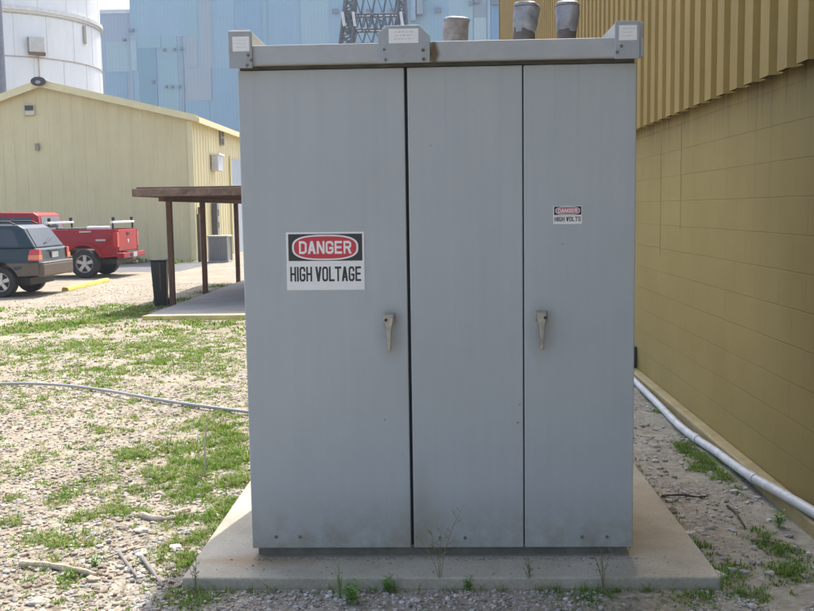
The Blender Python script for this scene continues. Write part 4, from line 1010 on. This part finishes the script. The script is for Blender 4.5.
f = MB().box(x-.60, x+.60, yy-.75, yy+.2, z-.62, z+.62).build('equipment_box', mat('eqbox', (.52,.50,.45), .6), tank, bevel=.03)
MB().box(x-.66, x+.66, yy-.8, yy+.2, z-.78, z-.622).build('box_bracket', RUST, f); MB().box(x-.72, x-.602, yy-.7, yy+.1, z-.6, z+.6).build('box_flank', mat('eqd', (.2,.2,.19), .6), f)
MB().tube([(x+.1, yy-.1, 0), (x+.1, yy-.1, z-.8)], .05, 6).build('drain_pipe', RSM, tank)
x2 = tankx(88, TD-RT_+3.5); yy = -math.sqrt(RT_**2-x2*x2); MB().box(x2-.1, x2+.1, yy-.35, yy+.3, ringz(33), ringz(14)).build('nozzle', RSM, tank)
# dark riser pipe at the very left
p = aty(1.0, 60, 68.); o = MB().tube([(0, 0, 0), (0, 0, 26)], .28, 12).build('riser_pipe', mat('riser', (.16,.17,.20), .6), loc=(p.x, p.y, SG), smooth=True); tag(o, 'dark vertical riser pipe in front of the white tank, at the left edge', 'pipe')

# ==================================================================  BLUE BUILDING ======================
BY = 112.
def bp_(px, py, y=BY): return aty(px, py, y)
x0 = bp_(130, 20).x; x1 = bp_(585, 20).x
bb = empty('power_station_building', (x0, BY, SG), 'huge pale blue panelled industrial hall in the distance', 'building')
def blue(i, col):
    nm = 'blue_panel_%d' % i
    m, nt, b = newmat(nm); tc = nt.add('ShaderNodeTexCoord').outputs['Object']
    mp = nt.add('ShaderNodeMapping'); mp.inputs['Scale'].default_value = (.55, .55, .05); nt.link(tc, mp.inputs[0])
    a = nt.add('ShaderNodeTexNoise', Scale=1., Detail=5., Roughness=.7); nt.link(mp.outputs[0], a.inputs['Vector'])
    col = tuple(min(1, v*k) for v, k in zip(col, (1.04, 1.0, .92, 1)))
    c = nt.mix(.8, col, nt.ramp(a.outputs['Fac'], [(.3, (.94,.96,.97)), (.7, (1.03,1.02,1.01))]), 'MULTIPLY')
    w = nt.add('ShaderNodeTexWave', Scale=.75, wave_type='BANDS', bands_direction='X'); nt.link(tc, w.inputs['Vector'])
    c = nt.mix(.05, c, w.outputs['Color'], 'MULTIPLY')
    nt.link(c, b.inputs['Base Color']); b.inputs['Roughness'].default_value = .6; return m
BK_ = .76
cols = [srgb(150,186,215,BK_), srgb(163,181,208,BK_), srgb(165,198,217,BK_), srgb(138,178,213,BK_), srgb(113,160,190,BK_), srgb(145,186,207,BK_), srgb(166,180,200,BK_), srgb(180,203,215,BK_), srgb(118,163,208,BK_), srgb(150,164,182,BK_)]
cols = [tuple(v*.8+w_*.2 for v, w_ in zip(c, srgb(150,186,212,BK_))) for c in cols]
BM = [blue(i, c) for i, c in enumerate(cols)]
def rel(px, py): p = bp_(px, py); return p.x-x0, p.z-SG
TOPZ = 34
MB().box(0, x1-x0, 0, 40, 0, TOPZ).build('main_hall', BM[0], bb)
xa, za = rel(98, 10); MB().box(xa-8, -.01, .6, 40, 0, za).build('low_wing', BM[1], bb)
MB().box(xa-8, -.01, .45, .597, za-.35, za+.15).build('wing_coping', mat('coping', (.5,.53,.6), .6), bb)
def pan(px0, py0, px1, py1, i, d):
    a, zt = rel(px0, py0); c_, zb = rel(px1, py1); MB().box(a, c_, -d, -d+.1 if False else .595 if px1 <= 130 else -.001, max(0, zb), zt).build('wall_panel', BM[i], bb)
def strip(px0, py0, px1, py1, i, d):
    a, zt = rel(px0, py0); c_, zb = rel(px1, py1)
    o_ = .6 if px1 < 130 else 0
    MB().box(a, c_, o_-d, o_-.001, max(0, zb), min(zt, TOPZ-.1)).build('wall_panel', BM[i], bb)
strip(104, 41, 129.6, 70.5, 2, .02); strip(104, 71, 129.6, 170, 3, .03)
strip(130.2, 40.5, 137.5, 70.5, 2, .08); strip(130.2, 71, 137.5, 170, 3, .08)
strip(138, 48, 161, 170, 4, .12); strip(138, 36, 161, 47.7, 5, .06); strip(161.3, 36, 182, 170, 5, .08); strip(182.3, 36, 185, 170, 9, .10)
strip(183, -14, 198, 35.7, 5, .05); strip(198.3, -14, 213, 67.5, 6, .05); strip(185.3, 36, 198, 67.5, 6, .06); strip(185.3, 68, 212, 100, 6, .10); strip(212.3, 68, 240, 130, 3, .09); strip(185.3, 100.3, 212, 170, 3, .08)
strip(213.3, -14, 236, 67.7, 0, .07); strip(236.3, -14, 262, 60, 3, .05); strip(262.4, -14, 268, 60, 5, .08); strip(268.3, -14, 300, 60, 0, .04); strip(300.3, -14, 330, 60, 2, .03)
strip(372, -14, 395, 60, 3, .03); strip(405, 25, 440, 60, 5, .03)
strip(448, -14, 473.5, 60, 2, .05); strip(473.8, 17.5, 486.5, 60, 7, .16); strip(473.8, -14, 486.5, 17, 9, .12); strip(487, -14, 490.8, 60, 2, .08); strip(491, -14, 504, 60, 8, .10); strip(504.5, -14, 560, 60, 3, .05)
a, zt = rel(130.2, 36.3); c_, zb = rel(205, 35.3)

DV = mat('vent_slate', (.16,.20,.26), .6)
for px, py, w, h in [(335.5,11.5,6,3.6),(369.5,11.5,6,3.6),(392.5,11,6,3.6),(438,10.5,6,4),(132,30.5,5,3),(125,40,3,2.5),(165,50,2.5,2.5),(175,49.5,2.5,2.5),(182,49,2.5,2.5),(154,82,3,2.5),(167,87,2,2.5),(173,87,2,2.5),(180,87,2,2.5),(470.5,3.5,4,4),(477,2,6,3.5),(497.5,3,12,4)]:
    xc, zc = rel(px, py); k = (BY-CY)/F
    MB().box(xc-w*k/2, xc+w*k/2, -.5, -.17 if px > 131 else -.02, zc-h*k/2, zc+h*k/2).build('wall_vent', DV, bb)
for px, px2, y0_, y1_ in ((410.5,416,-14,22),(416.5,423,-14,15.5)):
    xa, zt = rel(px, y0_); xb, zb = rel(px2, y1_)
    MB().box(xa, xb, -1.1, -.1, zb, min(zt, TOPZ)).build('access_tower', mat('tower_slate', (.25,.34,.42), .6, var=.3, scale=.9) if px < 413 else BM[9], bb)

# ---- steel lattice gantry
LY = 58.
STL = mat('galvanised_steel', (.10,.115,.14), .6, metal=.3, var=.2, scale=1.)
LG = empty('lattice_gantry', (aty(375, 20, LY).x, LY, SG), 'grey steel lattice gantry in front of the blue hall', 'lattice tower')
gx = lambda px, py: (aty(px, py, LY).x-LG.location.x, aty(px, py, LY).z-SG)
def bar(mb, a, b_, r=.06, d=0.): mb.tube([(a[0], d, a[1]), (b_[0], d, b_[1])], r, 6)
def leg(pxs_top, pxs_bot, name):
    mb = MB(); (ta, tb), (ba, b2) = pxs_top, pxs_bot
    def pt(px_t, px_b, t):
        x, zt = gx(px_t, -28); xb, zb = gx(px_b, 45); k = zb/(zt-zb)
        # extend to the ground
        X_ = xb+(x-xb)*t; Z_ = zb+(zt-zb)*t; return X_, Z_
    T = [1-.125*i for i in range(9)]+[-.25, -.6, -1.0, -1.5]
    for d in (-.45, .45):
        zt = pt(ta, ba, 1)[1]; tg0 = -pt(ta, ba, 0)[1]/(zt-pt(ta, ba, 0)[1])
        TT = [t for t in T if t > tg0]+[tg0]
        for (a_, b_) in ((ta, ba), (tb, b2)):
            bar(mb, pt(a_, b_, 1), pt(a_, b_, tg0), .10, d)
        for k in range(len(TT)-1):
            l, r_ = pt(ta, ba, TT[k]), pt(tb, b2, TT[k+1])
            l2, r2_ = pt(tb, b2, TT[k]), pt(ta, ba, TT[k+1])
            bar(mb, l, r_, .042, d) ; bar(mb, l2, r2_, .042, d); bar(mb, pt(ta, ba, TT[k+1]), pt(tb, b2, TT[k+1]), .042, d)
    return mb.build(name, STL, LG)
leg((349, 357), (340.5, 352.5), 'tower_leg'); leg((400, 403.5), (397, 408), 'tower_leg')
mb = MB()
for d in (-.45, .45):
    for py in (15.5, 30.5): bar(mb, gx(345, py), gx(405, py-.8), .07, d)
    n = 9
    for k in range(n):
        a_ = 346+k*58/n; b_ = 346+(k+1)*58/n
        bar(mb, gx(a_, 15.5), gx((a_+b_)/2, 30.3), .042, d); bar(mb, gx((a_+b_)/2, 30.3), gx(b_, 15.4), .042, d)
mb.build('lattice_beam', STL, LG)
mb = MB()
for d in (-.3, .3):
    for k in range(6):
        a_ = 348+k*9; bar(mb, gx(a_, 30.6), gx(a_+6, 44), .03, d); bar(mb, gx(a_+6, 44), gx(a_+9, 30.6), .03, d)
    bar(mb, gx(346, 44), gx(406, 43.2), .05, d)
    for k in range(5): bar(mb, gx(350+k*11, 15.4), gx(354+k*11, -8), .03, d); bar(mb, gx(354+k*11, -8), gx(361+k*11, 15.2), .03, d)
    bar(mb, gx(352, -8), gx(402, -8.5), .05, d)
mb.build('web_bracing', STL, LG)
for px in (343.5, 354, 401):
    mb = MB(); a_ = gx(px, 14); b_ = gx(px+2, 28); bar(mb, a_, b_, .10, -.7); mb.build('insulator', mat('insulator_white', (.5,.52,.55), .4), LG)
mb = MB(); 
for q in (((349,17),(353,30)),((355,22),(351.5,44)),((362,14),(378,30)),((372,16),(392,30))): bar(mb, gx(*q[0]), gx(*q[1]), .07, -.6)
mb.build('brace', STL, LG)

# light summer haze filling the air round the whole place
hm = bpy.data.materials.new('haze_air'); hm.use_nodes = True; hn = hm.node_tree; hn.nodes.remove(hn.nodes['Principled BSDF'])
pv = hn.nodes.new('ShaderNodeVolumePrincipled'); pv.inputs['Color'].default_value = (.90,.95,1,1); pv.inputs['Density'].default_value = .0008
hn.links.new(pv.outputs[0], hn.nodes['Material Output'].inputs['Volume'])
o = MB().box(-450, 450, -90, 930, -1.3, 40).build('haze', hm); o['kind'] = 'stuff'; o['label'] = 'thin pale summer haze in the air'; o['category'] = 'haze'
# ==================================================================  WORLD, SUN, CAMERA ==================
EL, AZ = math.radians(58), math.radians(13.5)     # sun stands behind the cabinet, a little to the right
w = bpy.data.worlds.new('World'); S.world = w; w.use_nodes = True
n = w.node_tree; bg = n.nodes['Background']
sk = n.nodes.new('ShaderNodeTexSky'); sk.sky_type = 'NISHITA'; sk.sun_disc = False; sk.sun_elevation = EL; sk.sun_rotation = AZ
sk.dust_density = 4.0; sk.air_density = 1.0; sk.ozone_density = 1.0
n.links.new(sk.outputs[0], bg.inputs[0]); bg.inputs[1].default_value = .15
sd = bpy.data.lights.new('Sun', 'SUN'); sd.energy = 2.5; sd.angle = math.radians(.6); sd.color = (1, .955, .88)
so = bpy.data.objects.new('Sun', sd); COL.objects.link(so)
dirv = Vector((math.sin(AZ)*math.cos(EL), math.cos(AZ)*math.cos(EL), math.sin(EL)))
so.rotation_euler = dirv.to_track_quat('Z', 'Y').to_euler(); so.location = dirv*50
cam = bpy.data.cameras.new('Camera'); co = bpy.data.objects.new('Camera', cam); COL.objects.link(co); S.camera = co
Fw = ray(407, 305.5).normalized(); Rt = (ray(408, 305.5)-ray(407, 305.5)).normalized(); Up = Rt.cross(Fw).normalized()
M = Matrix(((Rt.x, Up.x, -Fw.x, CX), (Rt.y, Up.y, -Fw.y, CY), (Rt.z, Up.z, -Fw.z, CZ), (0, 0, 0, 1)))
co.matrix_world = M
cam.sensor_width = 36; cam.lens = F/814*36; cam.clip_end = 2000; cam.clip_start = .05
S.view_settings.view_transform = 'Standard'; S.view_settings.look = 'None'; S.view_settings.gamma = 1; S.view_settings.use_curve_mapping = False
S.view_settings.exposure = 1.4
S.render.engine = 'CYCLES'
